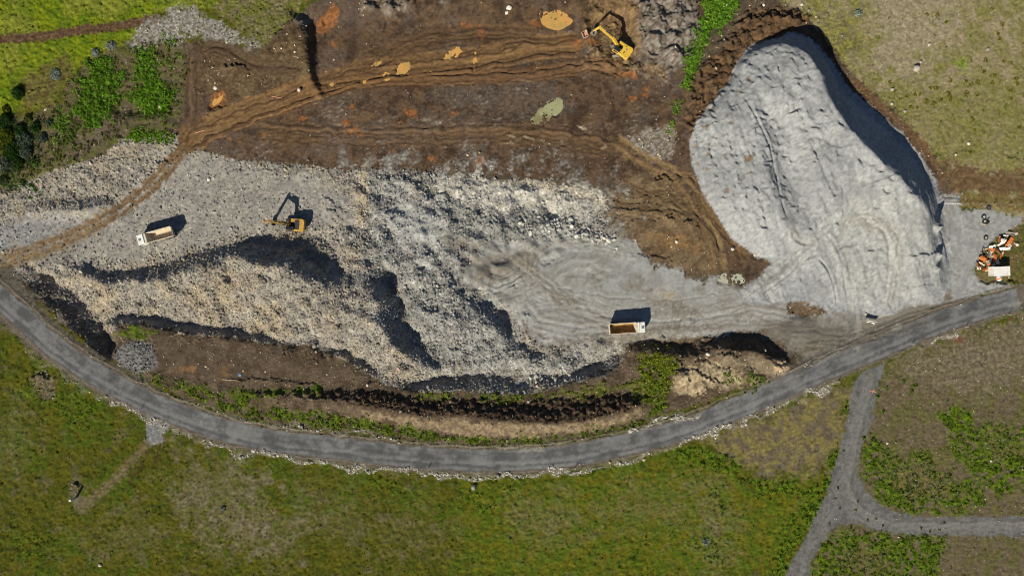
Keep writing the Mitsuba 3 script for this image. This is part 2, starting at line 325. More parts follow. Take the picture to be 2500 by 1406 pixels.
# ------------------------------------------------------------------ fine relief and ground colours
N_A, N_B, N_C, N_D, N_E, N_F = (field(*a) for a in ((0.5, 1.0, 21), (0.8, 2.0, 22), (1.5, 5, 23), (4, 12, 24), (10, 35, 25), (0.5, 0.8, 26)))
N_G, N_H = field(1.0, 3.0, 27), field(3.0, 9.0, 28)
COL = np.zeros((NY, NX, 3), np.float32)
GRAIN = np.full((NY, NX), 0.10, np.float32)   # how mottled the colour is
ROUGH = np.zeros((NY, NX), np.float32)        # height of the small bumps, metres
RID = np.zeros((NY, NX), np.uint8)            # which piece of the setting a cell belongs to
GROUND, MUD, RUBBLE, YARD, PILE, ROAD, PATH, BANK = range(8)
GREEN = np.zeros((NY, NX), np.float32)        # how grassy
STONY = np.zeros((NY, NX), np.float32)        # how thickly stones lie

def col(r, g, b, sat=0.84):
    c = lin(r, g, b).astype(np.float32) * 0.90
    return c * sat + (1 - sat) * float(c @ [0.3, 0.6, 0.1])
def mixc(a, b, m): return a * (1 - m[..., None]) + b * m[..., None]
def n01(n, k=1.0): return sst(-k, k, n)

def paint(m, c, rid=None, rough=None, green=None, stony=None, grain=None):
    global COL, ROUGH, GREEN, STONY, GRAIN
    if grain is not None: GRAIN = GRAIN * (1 - m) + grain * m
    COL = mixc(COL, c, m)
    if rough is not None: ROUGH = ROUGH * (1 - m) + rough * m
    if green is not None: GREEN = GREEN * (1 - m) + green * m
    if stony is not None: STONY = STONY * (1 - m) + stony * m
    if rid is not None: RID[m > 0.5] = rid

def tones(a, b, n): return np.asarray(a)[None, None] * (1 - n[..., None]) + np.asarray(b)[None, None] * n[..., None]

# grass and moor
gcol = lambda *c: col(*c, sat=1.0) * 0.80
olive, olive2, green, bright, moor, moor2, tan = gcol(102, 100, 34), gcol(86, 92, 30), gcol(86, 108, 26), gcol(130, 144, 32), col(110, 98, 78), col(134, 122, 100), col(160, 146, 110)
grass = tones(olive, olive2, n01(N_H + 0.5 * N_C))
grass = mixc(grass, np.broadcast_to(green, COL.shape), 0.6 * n01(N_E + 0.6 * N_C - 0.9))
grass = mixc(grass, np.broadcast_to(moor, COL.shape), 0.45 * n01(N_D + 0.7 * N_G - 1.6))
paint(np.ones((NY, NX), np.float32), grass, GROUND, 0.05, 1.0, 0.0, 0.09)
paint(region(WORKED, 0.5, 0.5), tones(col(104, 88, 68), col(86, 74, 60), n01(N_G + N_H)), BANK, 0.07, 0.0, 0.1)
# greener at the right of the lower field, browner at its left
paint(0.8 * region([(1120, 1160), (1400, 1150), (1640, 1090), (1700, 1080), (1800, 1140), (1850, 1170), (2000, 1160), (2010, 1220), (1960, 1300), (1900, 1420), (1150, 1420)], 4, 3), tones(gcol(114, 114, 34), gcol(94, 112, 30), n01(N_C + N_H)))
moors = tones(moor, moor2, n01(N_G + 0.5 * N_C)); moors = mixc(moors, np.broadcast_to(col(108, 102, 48), COL.shape), 0.7 * n01(N_H + 0.4 * N_B))
for a in ((540, 1230, 120, 90, 0.6), (640, 1290, 90, 60, 0.3), (800, 1250, 110, 60, 0.2), (1000, 1300, 100, 40, 0), (1560, 1240, 110, 60, 0), (1740, 1250, 60, 120, 0), (30, 1080, 50, 90, 0), (480, 1190, 60, 50, 0), (300, 1300, 120, 40, 0)):
    paint((0.6 if a[0] in (540, 640) else 0.28) * blob(*a, soft=5, rough=4), moors, green=0.6)
for a in ((1330, 1270, 90, 60, 0), (1740, 1290, 40, 90, 0)): paint(0.4 * blob(*a, soft=5, rough=3), moors)
# the strip of rank grass beside the path, and others in the lower right
rank = tones(gcol(78, 104, 26), gcol(106, 126, 32), n01(N_G + 0.6 * N_B))
RANK = np.zeros((NY, NX), np.float32)
def rankly(m):
    global RANK
    m = m * sst(-1.9, -0.1, N_C + 0.7 * N_G + 0.5 * N_D)
    RANK = np.maximum(RANK, m)
    paint(m, rank, green=1.4, rough=0.10)
# moor in the lower right
paint(region([(1700, 1075), (1800, 1040), (1900, 1000), (2090, 925), (2075, 1000), (2050, 1090), (2030, 1150), (1980, 1160), (1900, 1160), (1850, 1160), (1800, 1125)], 1.5, 1.5), tones(moor, col(128, 116, 62), n01(N_H + 0.5 * N_G)), green=0.45)
paint(region([(2150, 900), (2200, 870), (2300, 830), (2400, 800), (2520, 770), (2520, 1420), (1950, 1420), (2000, 1330), (2100, 1100)], 1, 1), mixc(tones(moor, col(106, 92, 66), n01(N_G)), np.broadcast_to(col(100, 98, 44), COL.shape), 0.7 * n01(N_D + 0.4 * N_B - 0.2)), green=0.5, stony=0.03)
paint(0.7 * region([(2150, 900), (2200, 870), (2300, 830), (2400, 800), (2520, 770), (2520, 930), (2380, 960), (2250, 930)], 3, 3), tones(moor, moor2, n01(N_G + N_B)), green=0.3, stony=0.06)
rankly(region([(2100, 1080), (2140, 1060), (2160, 1110), (2200, 1120), (2260, 1105), (2280, 1130), (2330, 1160), (2400, 1180), (2400, 1230), (2330, 1250), (2260, 1258), (2190, 1245), (2140, 1215), (2105, 1160)], 1.2, 1.2))
paint(0.75 * region([(2170, 1140), (2260, 1130), (2330, 1170), (2340, 1210), (2250, 1230), (2180, 1190)], 2, 1.6), tones(col(116, 104, 48), moor, n01(N_C)), green=0.7)
rankly(region([(2300, 1010), (2350, 1000), (2400, 1040), (2520, 1060), (2520, 1180), (2440, 1200), (2400, 1180), (2340, 1120)], 1.5, 1.5))
paint(0.6 * blob(2440, 1090, 50, 25, 0.3, 2, 1.5), tones(col(120, 110, 50), moor, n01(N_C)), green=0.6)
rankly(region([(2010, 1310), (2060, 1285), (2110, 1300), (2200, 1305), (2310, 1302), (2290, 1350), (2270, 1420), (1975, 1420)], 1.2, 1.2))
paint(0.6 * blob(2110, 1370, 70, 30, 0.2, 2, 1.5), tones(col(108, 96, 44), moor, n01(N_C)), green=0.7)
rankly(region([(2050, 1090), (2040, 1150), (2010, 1225), (1985, 1275), (1955, 1325), (1930, 1370), (1915, 1420), (1880, 1420), (1900, 1330), (1930, 1270), (1960, 1220), (1930, 1180), (1880, 1185), (1830, 1165), (1780, 1120), (1700, 1085), (1640, 1090), (1650, 1120), (1760, 1150), (1880, 1210), (1990, 1190), (2020, 1110)], 0.8, 0.9))
rankly(0.8 * blob(1700, 1110, 50, 26, 0.3, 1, 1))
for a in ((1760, 1210, 30), (1720, 1330, 40), (1560, 1360, 26), (1440, 1130, 40), (1240, 1150, 60), (930, 1180, 30), (1150, 1230, 40), (170, 1000, 60), (100, 960, 40), (60, 1320, 50), (130, 900, 40)): rankly(0.55 * blob(a[0], a[1], a[2], a[2] * 0.6, 0.3, 2, 2))
# upper right: dry moss heath
heath = tones(col(152, 138, 104), col(134, 126, 74), n01(N_D + 0.5 * N_G))
heath = mixc(heath, np.broadcast_to(col(118, 120, 34), COL.shape), 0.6 * n01(N_H + 0.7 * N_E - 0.8))
paint(region([(1880, -30), (2540, -30), (2540, 560), (2330, 500), (2290, 400), (2200, 290), (2080, 190), (2000, 90)], 1, 1), heath, green=0.4)
paint(0.8 * region([(2120, -20), (2330, -20), (2320, 90), (2200, 180), (2130, 170)], 3, 3), tones(col(168, 152, 126), col(146, 134, 106), n01(N_B + N_C)), green=0.2)
paint(0.7 * region([(1990, 10), (2120, 10), (2110, 120), (2070, 190), (2020, 100)], 2, 2), tones(col(134, 130, 40), col(116, 108, 70), n01(N_C)), green=0.7)
paint(0.6 * region([(2150, 260), (2520, 180), (2520, 400), (2300, 420)], 4, 4), tones(col(122, 122, 40), col(130, 120, 74), n01(N_H + N_B)), green=0.7)
paint(0.9 * blob(2352, 163, 15, 14, 0, 1, 0.8), np.broadcast_to(col(128, 146, 20), COL.shape), green=1)
paint(region([(2300, 390), (2380, 405), (2440, 420), (2520, 430), (2520, 480), (2430, 478), (2330, 470), (2290, 440)], 1, 1), tones(col(104, 80, 54), col(122, 96, 66), n01(N_G)), green=0.0)
paint(0.8 * region([(2300, 482), (2520, 470), (2520, 520), (2310, 510)], 1, 1), tones(col(118, 106, 46), col(124, 92, 52), n01(N_G)), green=0.5)
# top left: bright meadow
mead = tones(bright, gcol(104, 126, 26), n01(N_H + 0.5 * N_C)); mead = mixc(mead, np.broadcast_to(col(140, 136, 50), COL.shape), 0.4 * n01(N_E - 0.6))
paint(region([(-30, -30), (560, -30), (530, 15), (400, 28), (350, 62), (345, 95), (280, 118), (215, 150), (165, 205), (135, 262), (60, 278), (40, 262), (0, 300), (-30, 300)], 0.8, 0.9), mead, green=1.2, rough=0.08)
paint(0.85 * region([(60, 180), (120, 160), (180, 150), (165, 215), (130, 270), (60, 280), (45, 225)], 1.5, 1.2), tones(col(96, 76, 50), col(112, 104, 44), n01(N_G + N_C)), green=0.5)
paint(stroke([(-20, 96), (60, 93), (130, 85), (200, 74), (280, 65), (340, 55), (390, 45)], 2.3, 0.25, 0.25), tones(col(92, 68, 48), col(110, 84, 60), n01(N_B)), MUD, 0.08, 0.0)
# scrub ground behind the rubble
scrub = tones(col(104, 92, 68), col(96, 98, 44), n01(N_C + 0.6 * N_G))
paint(region([(165, 200), (215, 150), (280, 118), (345, 95), (440, 100), (470, 140), (460, 230), (440, 330), (340, 330), (240, 390), (120, 440), (60, 480), (-30, 500), (-30, 300), (60, 280), (135, 262)], 0.8, 0.8), scrub, green=0.6, stony=0.05)
paint(0.9 * region([(250, 300), (305, 250), (330, 280), (300, 310), (240, 360), (190, 390), (180, 370)], 0.8, 0.7), tones(col(98, 84, 70), col(112, 98, 82), n01(N_B)), green=0.0, stony=0.2)
lush = tones(gcol(92, 130, 34), gcol(74, 104, 28), n01(N_B + N_G))
for a in ([(228, 148), (262, 142), (292, 175), (300, 200), (290, 215), (308, 238), (285, 262), (262, 280), (232, 292), (212, 305), (195, 285), (175, 262), (200, 235), (190, 195), (215, 170)], [(330, 160), (360, 140), (385, 175), (400, 200), (415, 235), (412, 268), (375, 282), (330, 272), (325, 240), (345, 215), (332, 190)],
          [(145, 290), (165, 258), (178, 280), (165, 310), (140, 320), (130, 305)], [(350, 105), (380, 115), (385, 140), (360, 150), (330, 150), (335, 120)]): paint(0.85 * region(a, 0.7, 1.2), lush, green=1.0)
# pale gravel tongue at the top left, and the heath beside it
paint(region([(560, -20), (760, -20), (700, 60), (650, 120), (620, 110), (560, 60), (520, 20)], 1, 1), tones(col(122, 112, 74), col(112, 112, 40), n01(N_H + 0.5 * N_G)), green=0.5, rough=0.1)
paint(region([(345, 62), (390, 30), (440, 24), (480, 32), (560, 72), (625, 108), (610, 125), (560, 112), (500, 96), (440, 92), (400, 104), (330, 112), (318, 100)], 1.0, 1.5), tones(col(160, 156, 152), col(126, 116, 106), n01(N_G + N_B)), YARD, 0.1, 0.0, 0.45)

# mud of the pit
mud = tones(col(100, 78, 60), col(76, 60, 48), n01(N_D + 0.7 * N_G))
mud = mixc(mud, np.broadcast_to(col(118, 90, 62), COL.shape), 0.6 * n01(N_H - 0.6 + 0.5 * N_C))
mud = mixc(mud, np.broadcast_to(col(100, 88, 80), COL.shape), 0.5 * n01(N_E + 0.7 * N_C - 0.7))
paint(region([(468, 95), (540, 118), (625, 135), (650, 118), (690, 80), (745, 30), (780, 10), (860, -30), (1730, -30), (1710, 60), (1690, 130), (1700, 170), (1760, 120), (1800, 60), (1830, 20), (1890, 15), (1960, 30), (2000, 80), (2070, 170), (2150, 250), (2240, 330),
             (2300, 420), (2330, 480), (2290, 500), (2000, 300), (1900, 300), (1850, 500), (1900, 640), (1850, 690), (1760, 670), (1660, 655), (1590, 640), (1550, 595), (1490, 575), (1478, 520), (1470, 482), (1400, 455), (1330, 440), (1250, 440), (1180, 430),
             (1100, 425), (1000, 417), (900, 412), (830, 415), (760, 405), (700, 398), (640, 395), (570, 388), (520, 372), (480, 368), (440, 380), (425, 350), (450, 250), (455, 150)], 0.5, 0.7), mud, MUD, 0.055, 0.0, 0.025)
paint(0.9 * region([(1712, -20), (1815, -20), (1795, 30), (1770, 55), (1740, 80), (1722, 110), (1700, 150), (1688, 190), (1678, 212), (1672, 200), (1676, 170), (1680, 130), (1705, 90), (1715, 40)], 0.6, 0.8), lush, green=1.0)
# the darker left rim with scattered pale stones
paint(0.85 * region([(640, 130), (700, 70), (745, 40), (765, 60), (770, 190), (700, 215), (560, 240), (470, 260), (460, 150), (540, 130)], 1, 1), tones(col(90, 70, 50), col(110, 92, 64), n01(N_G + N_H)), rough=0.1, stony=0.14)
# grey ripped soil at the top right of the pit
paint(0.85 * region([(1545, 0), (1700, -10), (1700, 60), (1680, 140), (1640, 200), (1560, 190), (1540, 120), (1560, 70)], 1, 1), tones(col(122, 112, 104), col(96, 82, 70), n01(N_H + 0.5 * N_G)), rough=0.12)
paint(0.8 * region([(1440, -10), (1560, -10), (1560, 60), (1570, 130), (1530, 160), (1460, 150), (1420, 100), (1430, 40)], 1, 1.2), tones(col(150, 120, 76), col(116, 90, 60), n01(N_G + N_C)), rough=0.12)
paint(0.8 * region([(1420, 130), (1500, 140), (1560, 150), (1620, 160), (1640, 190), (1560, 180), (1480, 170), (1420, 165)], 0.8, 1), tones(col(150, 126, 90), col(112, 86, 60), n01(N_G)), rough=0.1)
for a in ((905, 15, 24, 20), (950, 18, 26, 24), (985, 10, 22, 22), (1080, 5, 16, 10), (740, 55, 20, 26)): paint(0.85 * blob(*a, soft=0.8, rough=0.8), tones(col(140, 128, 112), col(112, 98, 84), n01(N_B)), rough=0.12)
for a in ((820, 350, 60, 26, -0.3), (1150, 365, 34, 14, -0.3), (1280, 250, 130, 40, 0.1), (1130, 240, 90, 26, 0.2), (900, 330, 120, 20, 0), (1370, 150, 50, 16, 0.2)): paint(0.5 * blob(*a, soft=1.5, rough=1.4), tones(col(112, 102, 96), col(92, 78, 68), n01(N_B)))
paint(0.75 * region([(800, 395), (1000, 395), (1200, 405), (1330, 410), (1440, 440), (1480, 480), (1330, 445), (1180, 432), (1000, 418), (830, 415)], 1, 1), tones(col(78, 56, 40), col(96, 70, 46), n01(N_B)))
# pale clay flecks and threads in the mud
FL = field(0.7, 2.2, 36, 0.15, 2.6)
inpit = region([(560, 250), (760, 220), (900, 80), (1400, 60), (1640, 200), (1640, 330), (1500, 340), (1460, 470), (1000, 412), (640, 390)], 2, 2)
paint(0.4 * inpit * sst(1.9, 2.6, FL + 0.6 * N_E), tones(col(176, 160, 138), col(140, 124, 108), n01(N_A)))
paint(0.5 * inpit * sst(1.3, 2.2, -FL + 0.4 * N_D), np.broadcast_to(col(62, 48, 38), COL.shape))
for a in ((1250, 333, 10, 3, 0.4), (1290, 337, 14, 3, 0.3), (1320, 343, 8, 2, 0.2), (1420, 312, 12, 3, 0.4), (1245, 350, 8, 2, 0), (1475, 360, 8, 2, -0.3), (1370, 345, 6, 2, 0.5), (1030, 395, 10, 2, 0)): paint(0.8 * blob(*a, soft=0.3, rough=0.35), np.broadcast_to(col(206, 186, 154), COL.shape))
# rust coloured seeps
rust = tones(col(176, 108, 44), col(134, 82, 42), n01(N_B))
for a in ((795, 55, 18, 34, 0.7), (815, 30, 14, 14, 0), (530, 242, 15, 22, 0.6), (1175, 85, 4, 12, 0.1), (858, 262, 5, 5, 0), (815, 108, 6, 7, 0), (1055, 388, 16, 9, -0.2), (1173, 396, 11, 9, 0), (1005, 277, 11, 7, 0), (860, 318, 14, 5, -0.3), (845, 300, 10, 7, 0), (880, 330, 6, 5, 0),
          (1545, 243, 9, 7, 0), (1535, 185, 24, 7, 0.1), (1400, 100, 20, 8, 0.2), (1380, 95, 12, 5, 0), (1575, 235, 9, 6, 0), (1410, 120, 8, 14, 0.2), (1310, 60, 16, 4, 0.4), (1280, 130, 18, 8, 0.2), (640, 330, 6, 4, 0), (1150, 65, 24, 5, 0.1), (740, 290, 10, 4, -0.3), (700, 265, 14, 5, -0.3), (1445, 905 - 803, 14, 6, 0.3),
          (1580, 220, 8, 4, 0.9), (1110, 278, 9, 4, 0), (560, 400 - 60, 8, 5, 0), (980, 300, 6, 5, 0)):
    paint(0.8 * blob(a[0], a[1], a[2], a[3], a[4], 0.4, 0.5), rust, rough=0.04)
# main track through the pit: bundles of wheel lines
def wheel_lines(px, width, seed, c1, c2, amount=0.8, h=0.085, scale=0.42, edge=0.7):
    global Z
    c, a, x, L = along(px, width / 2 + 0.6)
    n = line_noise(x + 0.25 * N_D[c], scale, seed) + 0.6 * line_noise(x + 0.3 * N_H[c] + 0.02 * a, scale * 0.55, seed + 1)
    m = (1 - sst(width / 2 - edge, width / 2 + 0.5, np.abs(x) + 0.3 * EDGE1[c])) * sst(0, 2.5, a) * sst(0, 2.5, L - a)
    k = (m * amount * n01(n + 0.5 * N_G[c], 1.4))[:, None]
    COL[c] = COL[c] * (1 - m * amount)[:, None] + (np.asarray(c1) * (1 - n01(n, 1.3))[:, None] + np.asarray(c2) * n01(n, 1.3)[:, None]) * (m * amount)[:, None]
    Z[c] += h * n * m
    ROUGH[c] *= 1 - 0.5 * m
    STONY[c] *= 1 - 0.8 * m
tanm, brm = col(148, 112, 66), col(96, 70, 46)
wheel_lines([(445, 362), (480, 330), (540, 300), (640, 262), (760, 217), (880, 180), (1000, 163), (1150, 148), (1300, 120), (1420, 108)], 6.5, 41, tanm, brm, 0.85)
wheel_lines([(700, 235), (880, 200), (1000, 192), (1150, 188), (1300, 180), (1450, 160), (1530, 180)], 4.5, 43, col(128, 92, 56), brm, 0.7)
wheel_lines([(880, 180), (960, 130), (1060, 95), (1180, 82), (1320, 85)], 5.0, 45, col(116, 86, 56), col(92, 68, 48), 0.55)
wheel_lines([(620, 320), (760, 330), (900, 335), (1050, 335), (1200, 330), (1350, 340), (1500, 370)], 5.0, 47, col(124, 94, 62), col(90, 68, 48), 0.5)
wheel_lines([(480, 330), (470, 270), (472, 200), (480, 120)], 3.4, 48, col(82, 64, 48), col(110, 88, 66), 0.8, 0.1)
wheel_lines([(485, 130), (520, 115), (560, 125), (610, 155), (680, 168), (745, 172)], 4.0, 49, col(104, 84, 62), col(84, 66, 48), 0.85, 0.09)
wheel_lines([(1470, 500), (1540, 510), (1620, 510), (1690, 520)], 6.0, 50, col(96, 74, 50), col(120, 94, 64), 0.6, 0.12)

# lumps and berm
def mound(px, py, r, h, sharp=1.5):
    global Z
    x, y = at(px, py, None)
    d = np.hypot(GX - x, GY - y) / (r * 0.1)
    Z += h * np.exp(-d ** 2 * sharp) * (1 + 0.15 * N_G)
def scarp(px, h, hi=1.6, lo=1.0, wob=0.25):
    """A small step: the right-hand side of the line stands higher."""
    global Z
    c, a, x, L = along(px, max(hi, lo) * 3)
    x = x + wob * EDGE1[c]
    e = np.sqrt(np.clip(np.minimum(a, L - a) / min(3.0, L / 2), 0, 1))
    Z[c] += h * e * np.where(x < 0, 0.55 * np.exp(np.minimum(0, x) / hi), -0.45 * np.exp(-np.maximum(0, x) / lo)) * sst(0, 0.35, np.abs(x) + 0.12)
for a in ((1425, 62, 18, 1.0), (1452, 30, 18, 0.8), (1548, 66, 16, 1.0), (1486, 158, 20, 0.7), (1530, 150, 14, 0.6), (1440, 118, 14, 0.5), (1500, 60, 10, 0.7), (1560, 22, 20, 0.9), (1612, 46, 22, 1.1), (1655, 38, 20, 0.9), (1600, 85, 22, 0.9), (1640, 88, 20, 1.0), (1618, 128, 22, 0.8), (1662, 140, 18, 0.7), (1682, 70, 18, 0.8), (1590, 5, 18, 0.8), (1640, 5, 18, 0.7), (1590, 150, 18, 0.5), (1545, 60, 16, 0.6), (905, 22, 20, 0.9), (955, 26, 20, 1.0),
          (1000, 12, 20, 0.8), (735, 50, 16, 1.0), (1460, 130, 20, 0.5), (1470, 40, 18, 0.8)): mound(a[0], a[1], a[2], 0.9 * a[3], 2.2)
for cx_, cy_, w_, hh in ((1555, 30, 26, 1.2), (1610, 52, 30, 1.5), (1655, 40, 24, 1.2), (1600, 92, 30, 1.2), (1645, 92, 24, 1.3), (1620, 135, 26, 1.0), (1668, 140, 20, 0.8), (1595, 8, 24, 1.0), (1645, 6, 24, 1.0), (905, 18, 18, 1.2), (950, 22, 24, 1.4), (1000, 10, 20, 1.0), (1565, 75, 16, 0.8), (1590, 160, 18, 0.6), (1680, 85, 16, 0.8)):
    scarp([(cx_ - w_, cy_ + 2), (cx_ - 0.2 * w_, cy_ - 10), (cx_ + w_, cy_ - 4)], hh * 0.45, 1.6, 1.0, 0.5)
    scarp([(cx_ + 0.7 * w_, cy_ - 12), (cx_ + w_, cy_), (cx_ + 0.8 * w_, cy_ + 14)], hh * 0.3, 1.2, 0.8, 0.5)
for px, h in (([(1742, 108), (1790, 92), (1830, 78), (1868, 64)], 0.7), ([(1780, 62), (1830, 46), (1880, 40), (1930, 42), (1965, 56)], 0.9), ([(1760, 120), (1780, 128), (1800, 118)], 0.7), ([(1700, 168), (1740, 160), (1772, 165)], 0.6), ([(1720, 200), (1740, 190), (1770, 200)], 0.5), ([(1676, 245), (1692, 240), (1712, 256)], 1.3), ([(1690, 290), (1720, 270), (1738, 245)], 0.5),
              ([(1770, 105), (1800, 108)], 0.5), ([(1590, 440), (1625, 432), (1650, 445)], 0.8), ([(1618, 533), (1640, 528), (1652, 536)], 1.1), ([(1662, 540), (1676, 538), (1690, 552)], 0.9), ([(1500, 512), (1560, 508), (1620, 518)], 0.25), ([(1530, 620), (1600, 625), (1660, 640)], 0.35),
              ([(1445, 170), (1480, 185), (1520, 180), (1540, 165)], 0.3), ([(1480, 150), (1530, 160), (1560, 150)], 0.5), ([(870, 20), (900, 30), (925, 10)], 0.6), ([(1505, 225), (1540, 245), (1580, 240)], 0.15), ([(1640, 905), (1680, 902), (1720, 915), (1780, 945)], 0.8), ([(1730, 880), (1760, 895), (1790, 905)], 0.5), ([(1660, 905), (1700, 885), (1740, 875)], 0.3),
              ([(505, 262), (530, 264), (560, 258)], 0.7), ([(540, 168), (580, 158), (612, 176)], 0.9), ([(660, 90), (700, 60), (735, 30)], 0.5), ([(770, 40), (790, 55), (780, 80)], 0.4), ([(1860, 870), (1890, 885), (1915, 900)], 0.5),
              ([(560, 930 - 5), (640, 925), (720, 932), (800, 938)], 0.35), ([(70, 925), (95, 915), (125, 925)], 0.9), ([(170, 1190), (185, 1180), (198, 1190)], 0.8),
              ([(2360, 610), (2400, 640)], 0.1), ([(2385, 688), (2430, 690), (2490, 686)], 0.7), ([(2440, 370), (2470, 385), (2520, 400)], 0.25), ([(60, 250), (75, 225), (100, 215)], 0.7), ([(0, 305), (40, 320), (60, 330)], 0.8)):
    scarp(px, h)
def lumps(m, spacing, h, seed, flat=0.62):
    """Heaped clods: rounded lumps at uneven spacing."""
    global Z
    g = np.random.default_rng(seed)
    jj, ii = np.nonzero(m > 0.02)
    q = np.stack([gx[ii], gy[jj]], 1)
    lo, hi = q.min(0) - spacing, q.max(0) + spacing
    u, v = np.meshgrid(np.arange(lo[0], hi[0], spacing), np.arange(lo[1], hi[1], spacing))
    c = np.stack([u.ravel(), v.ravel()], 1) + g.uniform(-0.42, 0.42, (u.size, 2)) * spacing
    d, k = spatial.cKDTree(c).query(q + 0.25 * spacing * np.stack([0.3 * N_G[jj, ii], 0.3 * N_C[jj, ii]], 1))
    size = g.uniform(0.35, 1.2, len(c))[k]
    Z[jj, ii] += m[jj, ii] * h * size * np.clip(1 - (d / (flat * spacing * (0.7 + 0.3 * size))) ** 2, 0, 1)
PLOUGH = region([(1545, -20), (1705, -20), (1705, 60), (1690, 130), (1650, 170), (1590, 150), (1570, 100), (1565, 40)], 0.8, 0.8)
paint(0.8 * PLOUGH, tones(col(146, 138, 130), col(108, 94, 82), n01(N_G)), rough=0.06)
lumps(PLOUGH, 3.6, 1.5, 51)
lumps(region([(870, -15), (1020, -15), (1010, 20), (960, 40), (890, 36)], 0.8, 0.6), 3.2, 1.2, 52)
lumps(0.9 * region([(1420, 125), (1520, 140), (1640, 160), (1650, 200), (1560, 185), (1480, 172), (1420, 160)], 0.8, 0.8), 2.6, 0.6, 53)
BERM = region([(1700, 170), (1760, 120), (1800, 60), (1830, 20), (1890, 15), (1990, 40), (1930, 85), (1840, 110), (1790, 200), (1700, 300), (1690, 345), (1660, 300), (1680, 220)], 0.8, 0.6)
paint(0.8 * BERM, tones(col(112, 84, 54), col(86, 66, 46), n01(N_G + 0.5 * N_C)), rough=0.05, stony=0.03)
Z += BERM * (0.05 * field(1.2, 3.5, 31, 2.2, 1.6) + 0.05 * N_B + 0.06 * N_G + 0.1 * N_C)
lumps(BERM, 2.4, 0.75, 54)
lumps(0.6 * region([(640, 130), (700, 75), (745, 45), (765, 60), (740, 180), (660, 170)], 0.8, 0.8), 1.8, 0.5, 55)
paint(0.6 * region([(2060, 195), (2110, 235), (2170, 285), (2210, 325), (2260, 385), (2300, 440), (2300, 410), (2260, 350), (2210, 300), (2150, 240), (2090, 190)], 0.4, 0.4), tones(col(140, 104, 66), col(104, 78, 52), n01(N_B)), stony=0.1)
# muddy ground between the rubble and the stockpile
mixg = tones(col(110, 88, 62), col(134, 112, 80), n01(N_H + N_G * 0.6))
paint(0.75 * region([(1480, 480), (1560, 420), (1640, 430), (1700, 540), (1760, 640), (1740, 668), (1640, 650), (1590, 640), (1550, 595), (1490, 575)], 1, 1), mixg, rough=0.07, stony=0.12)
paint(0.8 * region([(1530, 340), (1580, 320), (1640, 300), (1650, 350), (1640, 385), (1600, 395), (1540, 365)], 0.5, 0.6), tones(col(164, 158, 152), col(122, 106, 88), n01(N_B)), stony=0.45, rough=0.1)
paint(0.6 * blob(1640, 590, 70, 14, 0.25, 1, 1), np.broadcast_to(col(158, 118, 70), COL.shape))
for off in (-1.1, 1.1):
    p = np.array([(1495, 335), (1560, 385), (1640, 425), (1685, 470), (1712, 525), (1738, 580), (1752, 630), (1757, 672)], float)
    t = np.gradient(p, axis=0); t /= np.linalg.norm(t, axis=1, keepdims=True)
    q = p + np.stack([-t[:, 1], t[:, 0]], 1) * off * 10
    wheel_lines([tuple(v) for v in q], 1.3, 60 + int(off), col(152, 124, 82), col(128, 100, 66), 0.9, 0.06, 0.3, 0.25)
    c, a, x, L = along([tuple(v) for v in q], 1.2); Z[c] -= 0.14 * np.exp(-(x / 0.5) ** 2)
wheel_lines([(1640, 425), (1690, 430), (1720, 500), (1770, 570), (1830, 640)], 2.6, 63, col(124, 96, 62), col(96, 74, 50), 0.7, 0.12)
wheel_lines([(1500, 450), (1580, 470), (1660, 500), (1720, 560), (1760, 640)], 3.0, 65, col(120, 96, 66), col(92, 72, 50), 0.6, 0.12)

# rubble
warm = tones(col(164, 155, 144), col(144, 137, 129), n01(N_G + N_H))
warm = mixc(warm, np.broadcast_to(col(170, 150, 120), COL.shape), 0.4 * n01(N_D + 0.5 * N_B - 0.7))
cool = tones(col(160, 158, 154), col(132, 130, 128), n01(N_G + 0.5 * N_H))
paint(region([(-30, 470), (60, 450), (110, 420), (240, 385), (300, 340), (430, 330), (440, 380), (480, 368), (520, 372), (570, 388), (640, 395), (700, 398), (760, 405), (830, 415), (900, 412), (1000, 417), (1100, 425), (1180, 430), (1250, 440), (1330, 440), (1400, 455), (1470, 482),
              (1482, 530), (1500, 580), (1400, 600), (1250, 700), (1290, 820), (1360, 840), (1500, 822), (1530, 845), (1515, 890), (1440, 922), (1340, 946), (1284, 960), (1010, 955), (930, 935), (860, 887), (760, 845), (640, 838), (560, 822), (450, 816), (350, 792), (290, 790), (285, 850), (272, 880), (170, 800), (60, 690), (20, 650), (-30, 640)], 0.4, 0.5),
      warm, RUBBLE, 0.085, 0.0, 0.75, 0.12)
HILLY = region([(-30, 640), (60, 650), (180, 650), (300, 680), (560, 640), (640, 590), (840, 560), (860, 430), (1100, 430), (1470, 485), (1500, 580), (1400, 600), (1250, 700), (1290, 820), (1360, 840), (1500, 822), (1530, 845), (1515, 890), (1284, 950), (1010, 945), (860, 887), (560, 822), (290, 790), (272, 870), (60, 690)], 2, 1)
Z += HILLY * (0.16 * N_H + 0.035 * N_C + 0.26 * N_D)
Z += (0.05 * N_C + 0.1 * N_H) * region([(-30, 480), (110, 420), (240, 385), (430, 335), (400, 420), (280, 510), (-30, 545)], 2, 1)
paint(region([(880, 420), (1100, 425), (1250, 440), (1400, 455), (1470, 482), (1500, 580), (1400, 600), (1250, 720), (1290, 820), (1500, 822), (1515, 890), (1284, 960), (1150, 950), (1040, 880), (930, 800), (900, 660), (860, 560)], 6, 4), cool, rough=0.1)
